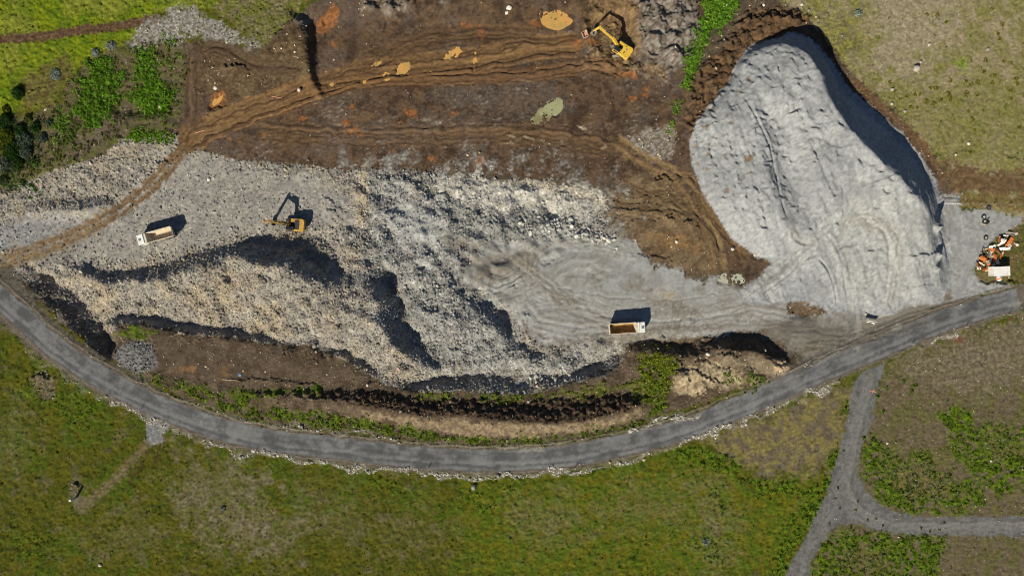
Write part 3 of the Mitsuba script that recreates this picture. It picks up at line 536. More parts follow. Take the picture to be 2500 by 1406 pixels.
# compacted gravel where the trucks drive
floor = tones(col(162, 156, 148), col(148, 144, 140), n01(N_H + 0.5 * N_C))
FLOOR = 0.9 * region([(-30, 540), (120, 520), (280, 500), (400, 420), (480, 385), (640, 410), (780, 430), (850, 470), (845, 540), (780, 560), (600, 570), (480, 600), (300, 650), (180, 640), (60, 650), (-30, 640)], 2, 1.5)
paint(FLOOR, floor, rough=0.045, stony=0.07, grain=0.12)
paint(0.75 * region([(930, 500), (1010, 480), (1090, 530), (1110, 600), (1060, 640), (980, 620), (920, 570)], 2.5, 2), tones(col(172, 170, 168), col(154, 152, 150), n01(N_G)), rough=0.05, stony=0.12)
paint(0.6 * region([(-30, 545), (250, 530), (200, 590), (60, 620), (-30, 640)], 2, 1), np.broadcast_to(col(146, 146, 150), COL.shape), stony=0.2)
# the white stone field
paint(0.85 * region([(1060, 430), (1180, 432), (1250, 445), (1330, 445), (1400, 460), (1465, 485), (1478, 520), (1420, 530), (1330, 520), (1240, 510), (1150, 500), (1080, 470)], 1.5, 1.5), tones(col(206, 200, 190), col(176, 170, 160), n01(N_B + N_G)), rough=0.075, stony=0.3)
paint(0.7 * region([(1240, 440), (1330, 440), (1400, 457), (1470, 484), (1478, 505), (1400, 478), (1300, 462)], 0.6, 0.7), tones(col(214, 198, 174), col(186, 174, 154), n01(N_B)))
paint(0.5 * region([(950, 480), (1040, 500), (1090, 560), (1080, 600), (1000, 590), (940, 550)], 2, 1.5), tones(col(178, 178, 178), col(160, 160, 160), n01(N_B)), rough=0.07, stony=0.3)
for a in ((1110, 590, 30, 16, 0.2), (1180, 605, 60, 14, 0.1), (1290, 660, 40, 60, 0.2), (1160, 690, 50, 14, 0.2)): paint(0.55 * blob(*a, soft=1.5, rough=1.2), tones(col(120, 110, 96), col(140, 130, 116), n01(N_B)), rough=0.05, stony=0.1)
for a in ((555, 745, 120, 20, 0.1), (640, 800, 60, 14, 0.1), (250, 730, 30, 40, 0), (520, 700, 60, 20, 0)): paint(0.4 * blob(*a, soft=2, rough=1.4), np.broadcast_to(col(172, 152, 116), COL.shape))
paint(0.5 * blob(885, 480, 12, 70, 0.05, 1.2, 0.8), np.broadcast_to(col(196, 170, 128), COL.shape))
# drag marks in the central rubble
Z += 0.035 * field(0.8, 2.2, 33, -0.65, 2.5) * region([(890, 420), (1250, 440), (1300, 540), (1200, 620), (1100, 680), (930, 600)], 3, 2)
for px, h in (([(1000, 455), (1060, 490), (1110, 540), (1150, 560)], 0.5), ([(1060, 455), (1120, 500), (1180, 530), (1250, 560)], 0.5), ([(1190, 525), (1230, 545), (1290, 580)], 0.5), ([(900, 430), (980, 440), (1060, 470)], 0.5), ([(1340, 540), (1400, 550), (1450, 575), (1500, 590)], 0.45), ([(780, 480), (800, 490), (840, 505)], 0.5), ([(790, 500), (830, 515), (850, 510)], 0.7),
              ([(690, 700), (660, 690), (640, 700)], -0.4), ([(1085, 870), (1110, 850), (1150, 860)], 0.5), ([(740, 610), (780, 600), (820, 590)], 0.2), ([(850, 560), (890, 590), (920, 620)], 0.4), ([(1270, 860), (1300, 880), (1340, 900)], 0.6), ([(1230, 850), (1260, 870), (1300, 870)], 0.5),
              ([(780, 560), (840, 556), (900, 562)], 0.35), ([(560, 420), (620, 412), (700, 420)], 0.3), ([(80, 690), (120, 700)], 0.3), ([(700, 410), (760, 415), (840, 425)], 0.3), ([(650, 560), (600, 575), (560, 590)], -0.3), ([(270, 330), (340, 350), (430, 345)], 0.3), ([(190, 400), (220, 425), (260, 440)], 0.5), ([(330, 380), (380, 395), (430, 390)], 0.4)):
    scarp(px, h, 1.4, 1.0, 0.4)
# tan wheel tracks from the pit to the road
TR = [(470, 342), (440, 375), (400, 420), (350, 470), (290, 515), (230, 548), (150, 588), (60, 622), (-10, 645)]
for off, w in ((-0.95, 1.15), (0.95, 1.25)):
    p = np.array(TR, float); t = np.gradient(p, axis=0); t /= np.linalg.norm(t, axis=1, keepdims=True)
    q = [tuple(v) for v in p + np.stack([-t[:, 1], t[:, 0]], 1) * off * 10]
    wheel_lines(q, w, 71 + int(off), col(136, 106, 66), col(112, 86, 56), 0.9, 0.03, 0.35, 0.25)
    c, a, x, L = along(q, 1.0); Z[c] -= 0.08 * np.exp(-(x / 0.45) ** 2)
paint(0.6 * region([(-30, 610), (60, 600), (150, 570), (240, 530), (260, 545), (190, 600), (100, 640), (20, 660), (-30, 665)], 1, 0.8), tones(col(152, 124, 84), col(130, 116, 98), n01(N_G)), rough=0.05, stony=0.12)
paint(0.8 * blob(375, 585 - 10, 30, 4, -0.3, 0.8, 0.5), floor)

# bench and banks below the rubble
lumps(region([(600, 960), (900, 985), (1040, 1005), (1130, 1005), (1250, 1018), (1400, 1018), (1530, 995), (1570, 975), (1540, 962), (1400, 972), (1250, 982), (1120, 975), (1050, 980), (950, 962), (860, 955), (700, 955)], 0.6, 0.5), 1.7, 0.8, 56)
lumps(0.8 * region([(880, 1000), (1040, 1022), (1250, 1036), (1480, 1024), (1570, 1000), (1480, 1046), (1300, 1066), (1180, 1064), (1040, 1046), (950, 1032)], 0.6, 0.5), 2.8, 0.5, 57)
lumps(region([(1650, 870), (1730, 862), (1800, 866), (1880, 882), (1925, 892), (1870, 925), (1790, 945), (1700, 955), (1640, 930)], 0.6, 0.5), 4.2, 0.9, 58)
lumps(0.8 * region([(1535, 822), (1740, 825), (1740, 850), (1640, 858), (1535, 850)], 0.6, 0.5), 2.2, 0.9, 59)
bank = tones(col(106, 90, 72), col(84, 70, 56), n01(N_H + 0.6 * N_G))
paint(region([(285, 795), (350, 798), (450, 822), (560, 828), (640, 842), (760, 856), (830, 872), (880, 908), (930, 940), (1010, 962), (1100, 957), (1280, 966), (1392, 940), (1480, 920), (1515, 895), (1535, 850), (1560, 850), (1640, 866), (1730, 862), (1750, 842), (1800, 835), (1850, 840), (1900, 868), (1940, 884), (1945, 900),
              (1860, 935), (1760, 965), (1640, 1005), (1520, 1045), (1400, 1075), (1250, 1085), (1100, 1085), (880, 1060), (700, 1040), (560, 1010), (450, 972), (340, 920), (275, 880), (265, 820)], 0.4, 0.5), bank, BANK, 0.08, 0.1, 0.12)
paint(0.9 * region([(1040, 1022), (1120, 1020), (1240, 1034), (1360, 1036), (1480, 1024), (1560, 998), (1580, 1010), (1480, 1048), (1300, 1068), (1180, 1066), (1090, 1062), (1030, 1040), (960, 1035), (900, 1020), (880, 1000), (950, 1008)], 0.5, 0.6), tones(col(150, 128, 98), col(120, 102, 82), n01(N_G + 0.5 * N_B)), stony=0.2)
paint(0.8 * region([(870, 992), (950, 1004), (1040, 1018), (1130, 1015), (1250, 1030), (1400, 1030), (1530, 1005), (1575, 975), (1540, 958), (1400, 968), (1250, 978), (1120, 970), (1050, 976), (950, 958), (860, 950)], 0.5, 0.5), tones(col(66, 52, 42), col(92, 72, 56), n01(N_B)), rough=0.14, stony=0.15)
paint(0.85 * region([(380, 830), (560, 832), (700, 860), (830, 885), (890, 930), (800, 950), (640, 945), (480, 930), (380, 905)], 1, 1), tones(col(104, 88, 72), col(90, 74, 60), n01(N_H + N_B * 0.5)), rough=0.035, stony=0.16)
paint(0.6 * blob(440, 903, 40, 5, -0.1, 0.6, 0.6), np.broadcast_to(col(160, 114, 62), COL.shape)); paint(0.6 * blob(545, 912, 12, 20, 0.4, 0.8, 0.4), np.broadcast_to(col(122, 94, 58), COL.shape))
for a in ((1200, 290, 0.7),): pass
verge = tones(col(84, 104, 26), col(116, 118, 44), n01(N_G + N_C))
VERGE = [region(p, 0.5, 0.8) for p in (
    [(345, 912), (400, 938), (470, 942), (560, 955), (640, 962), (560, 950), (700, 948), (780, 938), (800, 950), (680, 965), (600, 972), (500, 965), (420, 950), (360, 925)],
    [(480, 972), (560, 985), (640, 995), (740, 1003), (840, 1018), (900, 1030), (980, 1040), (1040, 1050), (1100, 1066), (1200, 1072), (1300, 1072), (1420, 1058), (1500, 1040), (1590, 1008), (1600, 985), (1640, 990), (1560, 1028), (1450, 1058), (1300, 1080), (1150, 1080), (960, 1062), (760, 1038), (600, 1012), (500, 985)],
    [(1010, 962), (1100, 958), (1280, 968), (1400, 955), (1480, 940), (1560, 930), (1572, 885), (1560, 872), (1605, 870), (1655, 876), (1655, 900), (1640, 935), (1620, 990), (1580, 1000), (1575, 962), (1540, 950), (1400, 965), (1250, 975), (1130, 968), (1060, 972)],
    [(1780, 920), (1830, 910), (1870, 925), (1850, 940), (1800, 945)], [(270, 815), (330, 795), (390, 812), (330, 830)])]
for m in VERGE: rankly(0.85 * m)
paint(0.6 * region([(1300, 962), (1480, 940), (1560, 932), (1590, 960), (1540, 950), (1400, 968)], 0.8, 1), tones(col(126, 116, 60), col(104, 108, 40), n01(N_G)))
paint(0.9 * region([(1660, 895), (1740, 880), (1800, 905), (1850, 925), (1810, 950), (1730, 945), (1650, 965), (1635, 935)], 0.8, 1), tones(col(172, 154, 122), col(140, 122, 96), n01(N_G + N_B)), rough=0.06, stony=0.15, green=0)
paint(0.9 * region([(1640, 920), (1690, 905), (1740, 940), (1700, 960), (1650, 965)], 0.6, 0.5), tones(col(196, 172, 136), col(150, 130, 100), n01(N_G + N_B)), green=0)
paint(0.8 * region([(1730, 860), (1780, 862), (1850, 875), (1900, 885), (1900, 925), (1850, 912), (1790, 895)], 1, 0.8), tones(col(122, 108, 88), col(140, 124, 100), n01(N_G)), stony=0.2, green=0)
paint(0.9 * blob(1908, 896, 19, 14, 0, 0.6, 0.4), tones(col(206, 178, 134), col(180, 152, 112), n01(N_B)), green=0, stony=0.2)
paint(0.9 * region([(280, 850), (320, 835), (370, 838), (385, 870), (370, 905), (330, 912), (285, 885)], 0.5, 0.5), tones(col(136, 136, 138), col(112, 110, 108), n01(N_B)), RUBBLE, 0.1, 0, 0.6)
paint(0.8 * region([(60, 690), (110, 740), (170, 800), (270, 880), (290, 850), (262, 800), (240, 820), (170, 740), (110, 690)], 0.5, 0.5), tones(col(96, 84, 72), col(120, 108, 96), n01(N_B)), stony=0.35)

# yard and the ramp
yard = tones(col(162, 162, 163), col(146, 145, 143), n01(N_D + 0.7 * N_C))
yard = mixc(yard, np.broadcast_to(col(132, 122, 108), COL.shape), 0.7 * n01(N_H + 0.6 * N_E - 1.2))
YM = region([(1140, 640), (1180, 600), (1260, 585), (1350, 600), (1440, 580), (1500, 590), (1550, 592), (1590, 640), (1640, 655), (1700, 690), (1750, 672), (1800, 715), (1850, 690), (1900, 640), (2000, 560), (2330, 480), (2350, 508), (2440, 515), (2500, 535), (2430, 580), (2395, 620), (2378, 660), (2395, 690), (2480, 696), (2400, 720), (2300, 750), (2200, 785),
             (2000, 830), (1945, 850), (1900, 820), (1850, 806), (1780, 806), (1740, 818), (1560, 818), (1420, 826), (1330, 845), (1290, 825), (1262, 780), (1230, 740), (1180, 705), (1130, 690)], 0.6, 0.9)
paint(YM, yard, YARD, 0.014, 0.0, 0.012, 0.05)
def arcs(cx, cy, r0, r1, a0, a1, seed, amount=0.5, c1=None, c2=None, h=0.04, squash=0.75):
    t = np.radians(np.linspace(a0, a1, 14))
    rm = (r0 + r1) / 2
    wheel_lines([(cx + rm * math.cos(v), cy + squash * rm * math.sin(v)) for v in t], (r1 - r0) * 0.1, seed, col(172, 172, 170) if c1 is None else c1, col(140, 136, 128) if c2 is None else c2, amount, h, 0.5)
arcs(1420, 700, 40, 170, 150, 330, 81, 0.45); arcs(1500, 720, 20, 110, 20, 260, 83, 0.4); arcs(1210, 640, 20, 120, -20, 120, 85, 0.5, h=0.09); arcs(1350, 800, 20, 120, 180, 300, 86, 0.5)
wheel_lines([(1270, 735), (1330, 800), (1420, 812), (1550, 800), (1700, 790), (1850, 770), (1950, 790)], 6.5, 87, col(172, 172, 172), col(140, 134, 126), 0.6, 0.035)
wheel_lines([(1300, 700), (1450, 740), (1600, 752), (1720, 745), (1820, 725)], 7.0, 88, col(176, 176, 176), col(146, 142, 136), 0.5, 0.035)
wheel_lines([(1180, 610), (1260, 650), (1330, 700), (1400, 760), (1500, 790)], 5.0, 89, col(156, 152, 146), col(120, 110, 98), 0.5, 0.05)
wheel_lines([(1850, 800), (1950, 815), (2050, 820), (2130, 815), (2200, 795)], 5.0, 90, col(128, 122, 114), col(110, 102, 92), 0.7, 0.05)
for a in ((1660, 765, 60, 14, 0.05), (1620, 740, 60, 8, 0.1), (1340, 850, 50, 16, -0.1), (1480, 830, 70, 10, 0.05), (1285, 640, 40, 26, 0.4), (1450, 685, 16, 10, 0), (1820, 770, 50, 10, 0.3), (1640, 800, 80, 5, 0), (1190, 650, 60, 30, 0.3), (1530, 815, 120, 5, 0), (1700, 800, 60, 6, 0), (1380, 730, 30, 14, 0.4)): paint(0.62 * blob(*a, soft=1.2, rough=1.2), tones(col(116, 106, 92), col(136, 126, 112), n01(N_B)))
paint(0.5 * blob(1625, 718, 26, 8, 0.1, 1, 1), np.broadcast_to(col(188, 170, 142), COL.shape))
paint(0.85 * region([(1880, 790), (1990, 760), (2080, 762), (2160, 775), (2230, 750), (2320, 738), (2400, 715), (2400, 735), (2300, 765), (2200, 800), (2060, 860), (1980, 885), (1945, 870), (1900, 830)], 1, 1), tones(col(134, 128, 120), col(112, 105, 96), n01(N_H + N_B * 0.5)), rough=0.03)
paint(0.7 * region([(2050, 745), (2090, 740), (2120, 830), (2060, 850)], 1, 1), tones(col(156, 154, 150), col(130, 124, 116), n01(N_G)))
paint(0.7 * region([(2140, 750), (2200, 740), (2190, 790), (2150, 810)], 1, 1), tones(col(160, 158, 155), col(136, 130, 122), n01(N_G)))
wheel_lines([(1950, 840), (2030, 835), (2110, 812), (2200, 775), (2290, 750), (2390, 722)], 4.5, 92, col(132, 122, 108), col(104, 94, 82), 0.7, 0.04)
wheel_lines([(2085, 740), (2095, 790), (2090, 840)], 2.0, 93, col(160, 156, 150), col(124, 118, 110), 0.7, 0.03)

# stockpile of grey gravel
grey = tones(col(164, 165, 168), col(148, 149, 153), n01(N_E + 0.3 * N_C + 0.5 * N_G))
PM = region([(1683, 345), (1697, 300), (1738, 252), (1773, 207), (1798, 152), (1833, 113), (1868, 100), (1895, 92), (1922, 80), (1960, 82), (2000, 110), (2032, 150), (2062, 200), (2103, 242), (2162, 288), (2203, 328), (2254, 388), (2288, 448), (2298, 492), (2312, 540), (2322, 620), (2322, 700), (2292, 740), (2212, 748), (2180, 770),
             (2120, 768), (2060, 764), (2000, 752), (1960, 735), (1900, 738), (1850, 745), (1800, 722), (1850, 692), (1885, 642), (1845, 622), (1785, 583), (1752, 530), (1712, 465), (1688, 400)], 0.35, 0.35)
paint(PM, grey, PILE, 0.014, 0.0, 0.0, 0.08)
paint(0.7 * PM * blob(2170, 600, 150, 150, 0, 4, 3), tones(col(172, 172, 170), col(158, 158, 157), n01(N_C)), rough=0.024)
Z += PM * (0.09 * field(3.5, 9, 34, -1.15, 3.0) + 0.05 * field(1.2, 3.0, 35, -1.15, 3.0) + 0.02 * N_G)
CHEV = region([(1700, 330), (1760, 260), (1820, 150), (1880, 120), (1960, 140), (2000, 250), (1960, 420), (1880, 560), (1800, 560), (1720, 440)], 3, 2)
r_ = np.random.default_rng(5)
for k in range(900):
    px, py = r_.uniform(1690, 2230), r_.uniform(110, 560)
    x, y = at(px, py, None)
    j, i = int((y - Y0) / DX), int((x - X0) / DX)
    if CHEV[j, i] < 0.5 and not (PM[j, i] > 0.9 and r_.random() < 0.3): continue
    d = r_.choice([0.35, 1.0, 1.15]) + r_.normal(0, 0.2)
    L = r_.uniform(8, 26)
    scarp([(px - L / 2 * math.cos(d), py - L / 2 * math.sin(d)), (px, py + r_.normal(0, 2)), (px + L / 2 * math.cos(d), py + L / 2 * math.sin(d))], r_.uniform(0.25, 0.8), 0.7, 0.3, 0.1)
for px, w, dpt in (([(1930, 287), (1946, 320), (1964, 370), (1984, 430), (2010, 485), (2030, 525)], 0.9, 0.2), ([(1950, 272), (1974, 322), (1996, 380), (2020, 440), (2046, 495)], 0.9, 0.2), ([(1813, 234), (1846, 290), (1875, 354), (1892, 420), (1905, 480), (1925, 540)], 0.6, 0.28), ([(1780, 240), (1800, 330), (1835, 420), (1860, 500), (1880, 560)], 0.8, 0.14),
                   ([(1765, 300), (1775, 380), (1800, 460), (1830, 540)], 0.8, 0.14), ([(1730, 330), (1745, 410), (1775, 490), (1810, 560)], 0.8, 0.12), ([(2000, 560), (2040, 600), (2060, 660), (2070, 740)], 0.8, 0.16), ([(1985, 625), (2015, 650), (2035, 700), (2045, 750)], 0.5, 0.3),
                   ([(2196, 560), (2192, 620), (2180, 680), (2168, 745)], 0.9, 0.14), ([(2100, 545), (2150, 560), (2170, 600), (2172, 660), (2160, 740)], 0.9, 0.12), ([(1870, 690), (1920, 645), (1975, 600), (2030, 555)], 0.9, 0.12), ([(1850, 720), (1910, 680), (1970, 625)], 0.7, 0.12)):
    c, a, x, L = along(px, 2.0)
    e = sst(0, 3, a) * sst(0, 3, L - a)
    Z[c] += e * dpt * (-np.exp(-(x / (0.5 * w)) ** 2) + 0.55 * np.exp(-((np.abs(x) - 0.8 * w) / (0.4 * w)) ** 2)) * (1 + 0.3 * np.sin(a * 2 * np.pi / 0.62))
wheel_lines([(1810, 735), (1880, 685), (1950, 625), (2020, 560), (2070, 525)], 5.0, 94, col(180, 180, 180), col(150, 150, 148), 0.7, 0.03)
paint(0.6 * stroke([(1860, 700), (1900, 668), (1935, 635)], 1.6, 0.5, 0.4), np.broadcast_to(col(130, 128, 122), COL.shape))
wheel_lines([(2060, 590), (2070, 550), (2110, 535), (2160, 555), (2185, 610), (2180, 680), (2165, 760)], 3.6, 95, col(178, 178, 176), col(146, 142, 134), 0.75, 0.04)
paint(0.5 * blob(2130, 560, 40, 12, 0.5, 1, 1), np.broadcast_to(col(140, 134, 122), COL.shape))
wheel_lines([(2010, 590), (2050, 650), (2075, 720), (2090, 790)], 2.6, 96, col(176, 176, 176), col(150, 148, 144), 0.7, 0.05)
wheel_lines([(1920, 540), (1960, 590), (2000, 600)], 4, 97, col(152, 146, 134), col(170, 170, 170), 0.5, 0.08)
for px, h, hi, lo in (([(1908, 284), (1936, 276), (1957, 258)], 0.9, 2.0, 1.2), ([(1950, 220), (1950, 245), (1942, 268)], -0.5, 0.8, 0.8), ([(1835, 560), (1845, 590), (1880, 620)], 0.3, 1, 1), ([(2000, 625), (1975, 630), (1955, 660)], -0.4, 1, 1), ([(1985, 330), (2010, 345), (2050, 360), (2090, 345)], 0.35, 1.4, 1.0), ([(1985, 310), (2020, 300), (2060, 315)], 0.3, 1.2, 1),
                      ([(2000, 305), (2040, 310), (2080, 325)], 0.25, 1, 0.7), ([(1925, 150), (1950, 160), (1985, 155)], 0.25, 0.8, 0.6), ([(1950, 175), (1970, 172), (1995, 178)], 0.25, 0.8, 0.6), ([(1940, 190), (1975, 195), (2000, 205)], 0.2, 0.8, 0.6), ([(2105, 450), (2150, 440), (2185, 425)], 0.4, 1.4, 1), ([(2130, 480), (2170, 470), (2200, 455)], 0.3, 1.0, 0.8), ([(2200, 625), (2250, 622), (2292, 610)], 0.5, 2, 1.4), ([(2195, 700), (2240, 698), (2290, 690)], 0.3, 1.2, 1),
                      ([(2030, 640), (2050, 610), (2090, 600)], 0.3, 1, 1), ([(2100, 630), (2130, 610), (2170, 625)], 0.35, 1, 1), ([(2290, 560), (2300, 590), (2310, 640)], 0.6, 1, 1), ([(2250, 690), (2290, 640), (2300, 600)], 0.3, 1, 1), ([(1930, 700), (1945, 680), (1965, 690)], 0.3, 1, 1), ([(2060, 640), (2100, 690), (2130, 730)], 0.2, 0.8, 0.8)):
    scarp(px, h, hi, lo, 0.15)
mound(2281, 556, 15, 2.6, 2.0); mound(2290, 622, 12, 1.6, 2.0); mound(2286, 655, 10, 1.0, 2.0)
for k in range(26):                            # ribs along the crest where loads were tipped
    u = r_.uniform(0, 1); px = 2110 + 130 * u + r_.normal(0, 3); py = 395 + 95 * u
    d = 0.35 + r_.normal(0, 0.15) - 0.5 * u
    scarp([(px - 16, py + 16 * math.tan(d) * 0.5 - 8), (px, py), (px + 14, py - 4 + 12 * d)], r_.uniform(0.12, 0.3), 0.5, 0.4, 0.1)
for k in range(34):                            # soil clods carried onto the gravel
    px, py = r_.uniform(1690, 1830), r_.uniform(180, 560)
    paint(0.75 * blob(px, py, r_.uniform(2, 6), r_.uniform(2, 4), r_.uniform(0, 3), 0.3, 0.4) * PM, np.broadcast_to(col(120, 98, 74), COL.shape))
paint(0.9 * region([(1918, 748), (1955, 735), (2000, 745), (2022, 765), (1990, 772), (1960, 770), (1925, 765)], 0.4, 0.5), tones(col(116, 92, 62), col(78, 62, 44), n01(N_B)), rough=0.1, stony=0.2)
# gravel apron on the far right
paint(0.9 * region([(2318, 500), (2350, 510), (2440, 516), (2500, 535), (2430, 580), (2395, 622), (2378, 660), (2395, 692), (2480, 698), (2400, 722), (2320, 735), (2325, 620)], 0.4, 0.4), tones(col(166, 166, 166), col(148, 148, 150), n01(N_C)), YARD, 0.03)
paint(0.9 * region([(2500, 548), (2440, 580), (2398, 622), (2382, 660), (2396, 688), (2540, 690), (2540, 540)], 0.4, 0.4), tones(col(114, 96, 58), col(96, 92, 42), n01(N_H + N_C)), GROUND, 0.06, 0.25, 0.05)

# road, shoulders, paths
RTOP = [(-40, 640), (0, 672), (60, 720), (130, 790), (200, 845), (270, 890), (350, 935), (440, 975), (540, 1013), (640, 1038), (760, 1053), (880, 1064), (1000, 1078), (1150, 1092), (1250, 1092), (1400, 1081), (1520, 1057), (1620, 1030), (1720, 1003), (1830, 955), (1930, 908), (2020, 864), (2100, 826), (2180, 795), (2260, 765), (2350, 734), (2430, 710), (2540, 680)]
RBOT = [(-40, 750), (0, 785), (60, 838), (110, 880), (170, 920), (230, 955), (300, 990), (360, 1018), (430, 1045), (520, 1078), (620, 1104), (740, 1119), (860, 1134), (1000, 1147), (1120, 1155), (1240, 1157), (1350, 1150), (1450, 1134), (1550, 1112), (1650, 1084), (1750, 1049), (1850, 1009), (1950, 969), (2050, 925), (2150, 880), (2250, 836), (2350, 801), (2430, 777), (2540, 745)]
RC = [((a[0] + b[0]) / 2, (a[1] + b[1]) / 2) for a, b in zip(RTOP, RBOT)]
verges = region(RTOP + RBOT[::-1], 0.5, 0.5)
paint(verges, tones(col(112, 102, 92), col(94, 86, 78), n01(N_B + N_H)), ROAD, 0.03, 0.0, 0.1, 0.08)
paint(0.8 * region([(-40, 645), (20, 655), (60, 700), (130, 780), (200, 838), (280, 885), (360, 930), (330, 930), (250, 900), (150, 830), (60, 750), (-40, 690)], 0.6, 0.5), tones(col(86, 80, 74), col(100, 92, 84), n01(N_B)), ROAD, 0.03)
c, a, x, L = along(RC, 4.2)
lane = 1 - sst(2.3, 3.0, np.abs(x + 0.1) + 0.18 * EDGE2[c] + 0.08 * EDGE1[c])
n = 0.6 * line_noise(x + 0.15 * N_E[c], 0.8, 101) + 0.35 * line_noise(x + 0.25 * N_D[c] + 0.1 * N_H[c], 0.4, 102) + 0.3 * N_G[c]
n = n + 0.5 * N_D[c] + 0.3 * N_H[c]
n = n + 0.35 * line_noise(x + 0.12 * N_H[c], 0.3, 109)
tone = col(90, 91, 95)[None] * (1 - n01(n, 1.4))[:, None] + col(128, 128, 131)[None] * n01(n, 1.4)[:, None]
GRAIN[c] = GRAIN[c] * (1 - lane) + 0.04 * lane
COL[c] = COL[c] * (1 - 0.95 * lane)[:, None] + tone * (0.95 * lane)[:, None]
STONY[c] *= 1 - lane
ROUGH[c] = ROUGH[c] * (1 - lane) + 0.006 * lane
n2 = line_noise(x + 0.2 * N_D[c], 0.3, 103); sh = sst(2.4, 2.9, np.abs(x)) * (1 - sst(3.4, 4.0, np.abs(x)))
Z[c] += 0.07 * sh * n2; COL[c] = COL[c] * (1 - 0.55 * sh)[:, None] + (col(92, 82, 70)[None] * (1 - n01(n2))[:, None] + col(124, 112, 98)[None] * n01(n2)[:, None]) * (0.55 * sh)[:, None]
wheel_lines([(2085, 745), (2080, 800), (2040, 850), (1960, 900), (1880, 940)], 3.4, 107, col(140, 138, 134), col(104, 100, 96), 0.5, 0.02)
wheel_lines([(1900, 790), (2000, 825), (2090, 830), (2180, 800), (2280, 765)], 4.0, 108, col(132, 128, 122), col(104, 98, 92), 0.5, 0.02)
for a in ((300, 950, 60, 4, 0.5), (700, 1080, 90, 4, 0.15), (1000, 1112, 120, 5, 0.08), (1500, 1090, 90, 4, -0.2), (1900, 945, 90, 5, -0.45), (2250, 790, 70, 5, -0.33), (1700, 1030, 60, 3, -0.3)): paint(0.45 * blob(*a, soft=0.7, rough=0.6), np.broadcast_to(col(84, 82, 82), COL.shape))
for a in ((150, 850, 60, 3, 0.75), (520, 1040, 90, 3, 0.3), (1250, 1130, 120, 3, 0.0), (1800, 1000, 90, 3, -0.4), (2100, 860, 70, 3, -0.42)): paint(0.5 * blob(*a, soft=0.6, rough=0.5), np.broadcast_to(col(138, 136, 134), COL.shape))
for a in ((2480, 742, 22, 5, -0.3), (2190, 800, 10, 4, -0.4), (2090, 850, 8, 3, -0.4), (1300, 1100, 30, 3, 0)): paint(0.6 * blob(*a, soft=0.6, rough=0.4), np.broadcast_to(col(160, 156, 146), COL.shape))
PATHP = [(2085, 928), (2110, 905), (2165, 878), (2160, 905), (2140, 950), (2126, 1040), (2102, 1090), (2096, 1150), (2116, 1200), (2152, 1235), (2200, 1254), (2280, 1263), (2400, 1262), (2540, 1258), (2540, 1312), (2400, 1306), (2300, 1305), (2200, 1300), (2130, 1290), (2080, 1279), (2045, 1285), (2020, 1310), (2000, 1340), (1980, 1370), (1960, 1440),
         (1905, 1440), (1930, 1370), (1962, 1320), (1987, 1270), (2012, 1220), (2032, 1160), (2051, 1090), (2070, 1010)]
pm = region(PATHP, 0.35, 0.4)
paint(pm, tones(col(116, 115, 116), col(102, 100, 99), n01(N_C + 0.6 * N_B)), PATH, 0.022, 0.0, 0.06)
RANK *= 1 - pm
wheel_lines([(2130, 900), (2100, 1010), (2080, 1100), (2070, 1180), (2090, 1240), (2160, 1280), (2260, 1288), (2400, 1284), (2520, 1282)], 3.4, 104, col(130, 128, 126), col(108, 104, 102), 0.7, 0.03)
wheel_lines([(2060, 1150), (2035, 1220), (2000, 1290), (1960, 1360), (1935, 1420)], 2.6, 105, col(128, 126, 124), col(106, 102, 100), 0.7, 0.03)
paint(0.9 * region([(360, 1010), (415, 1035), (400, 1060), (395, 1082), (360, 1084), (358, 1050)], 0.5, 0.5), tones(col(146, 146, 150), col(122, 122, 126), n01(N_B)), PATH, 0.05, 0.0, 0.3)
paint(0.75 * stroke([(362, 1080), (310, 1140), (260, 1190), (220, 1222), (190, 1245)], 2.2, 0.5, 0.5), tones(col(130, 112, 86), col(108, 96, 66), n01(N_B + N_C)), None, 0.06, 0.15)
for px in ([(372, 1085), (350, 1125), (325, 1165), (300, 1195)], [(392, 1080), (385, 1120), (365, 1150)]):
    paint(0.7 * stroke(px, 0.6, 0.3, 0.4), np.broadcast_to(col(84, 62, 42), COL.shape), None, 0.06, 0.3); c, a, x, L = along(px, 1.0); Z[c] -= 0.15 * np.exp(-(x / 0.3) ** 2)
paint(0.8 * blob(182, 1185, 9, 26, 0.1, 0.6, 0.5), tones(col(96, 80, 66), col(128, 116, 100), n01(N_B)), None, 0.12, 0, 0.5)
paint(0.7 * blob(190, 1220, 20, 10, 0, 0.6, 0.6), tones(col(112, 98, 86), col(130, 116, 96), n01(N_B)), None, 0.06, 0, 0.2)
paint(0.8 * region([(70, 925), (110, 905), (140, 930), (125, 980), (100, 970)], 0.7, 0.6), tones(col(104, 90, 72), col(124, 110, 92), n01(N_B)), None, 0.1, 0, 0.3)
for a in ((2338, 828, 13, 7), (2470, 778, 9, 5)): paint(0.9 * blob(*a, soft=0.4, rough=0.4), np.broadcast_to(col(120, 80, 54), COL.shape), None, 0.04, 0)
for px in ([(0, 1345), (60, 1330), (130, 1320)], [(0, 1360), (60, 1345), (130, 1334)]): paint(0.4 * stroke(px, 0.5, 0.3, 0.3), np.broadcast_to(col(64, 62, 26), COL.shape))
for a in ((2318, 493, 30, 3, 0),): pass
STONE_LINES = [(RBOT, 0.55, 1.0, 2.6, [(-1e9, 30, 0), (30, 230, 0.4), (230, 2080, 1.0), (2080, 2170, 0.15), (2170, 2420, 0.9)]), (RTOP, -0.4, 0.7, 1.0, [(420, 1000, 0.7), (1000, 1500, 0.45), (1500, 1800, 1.0), (1800, 2080, 0.35)])]
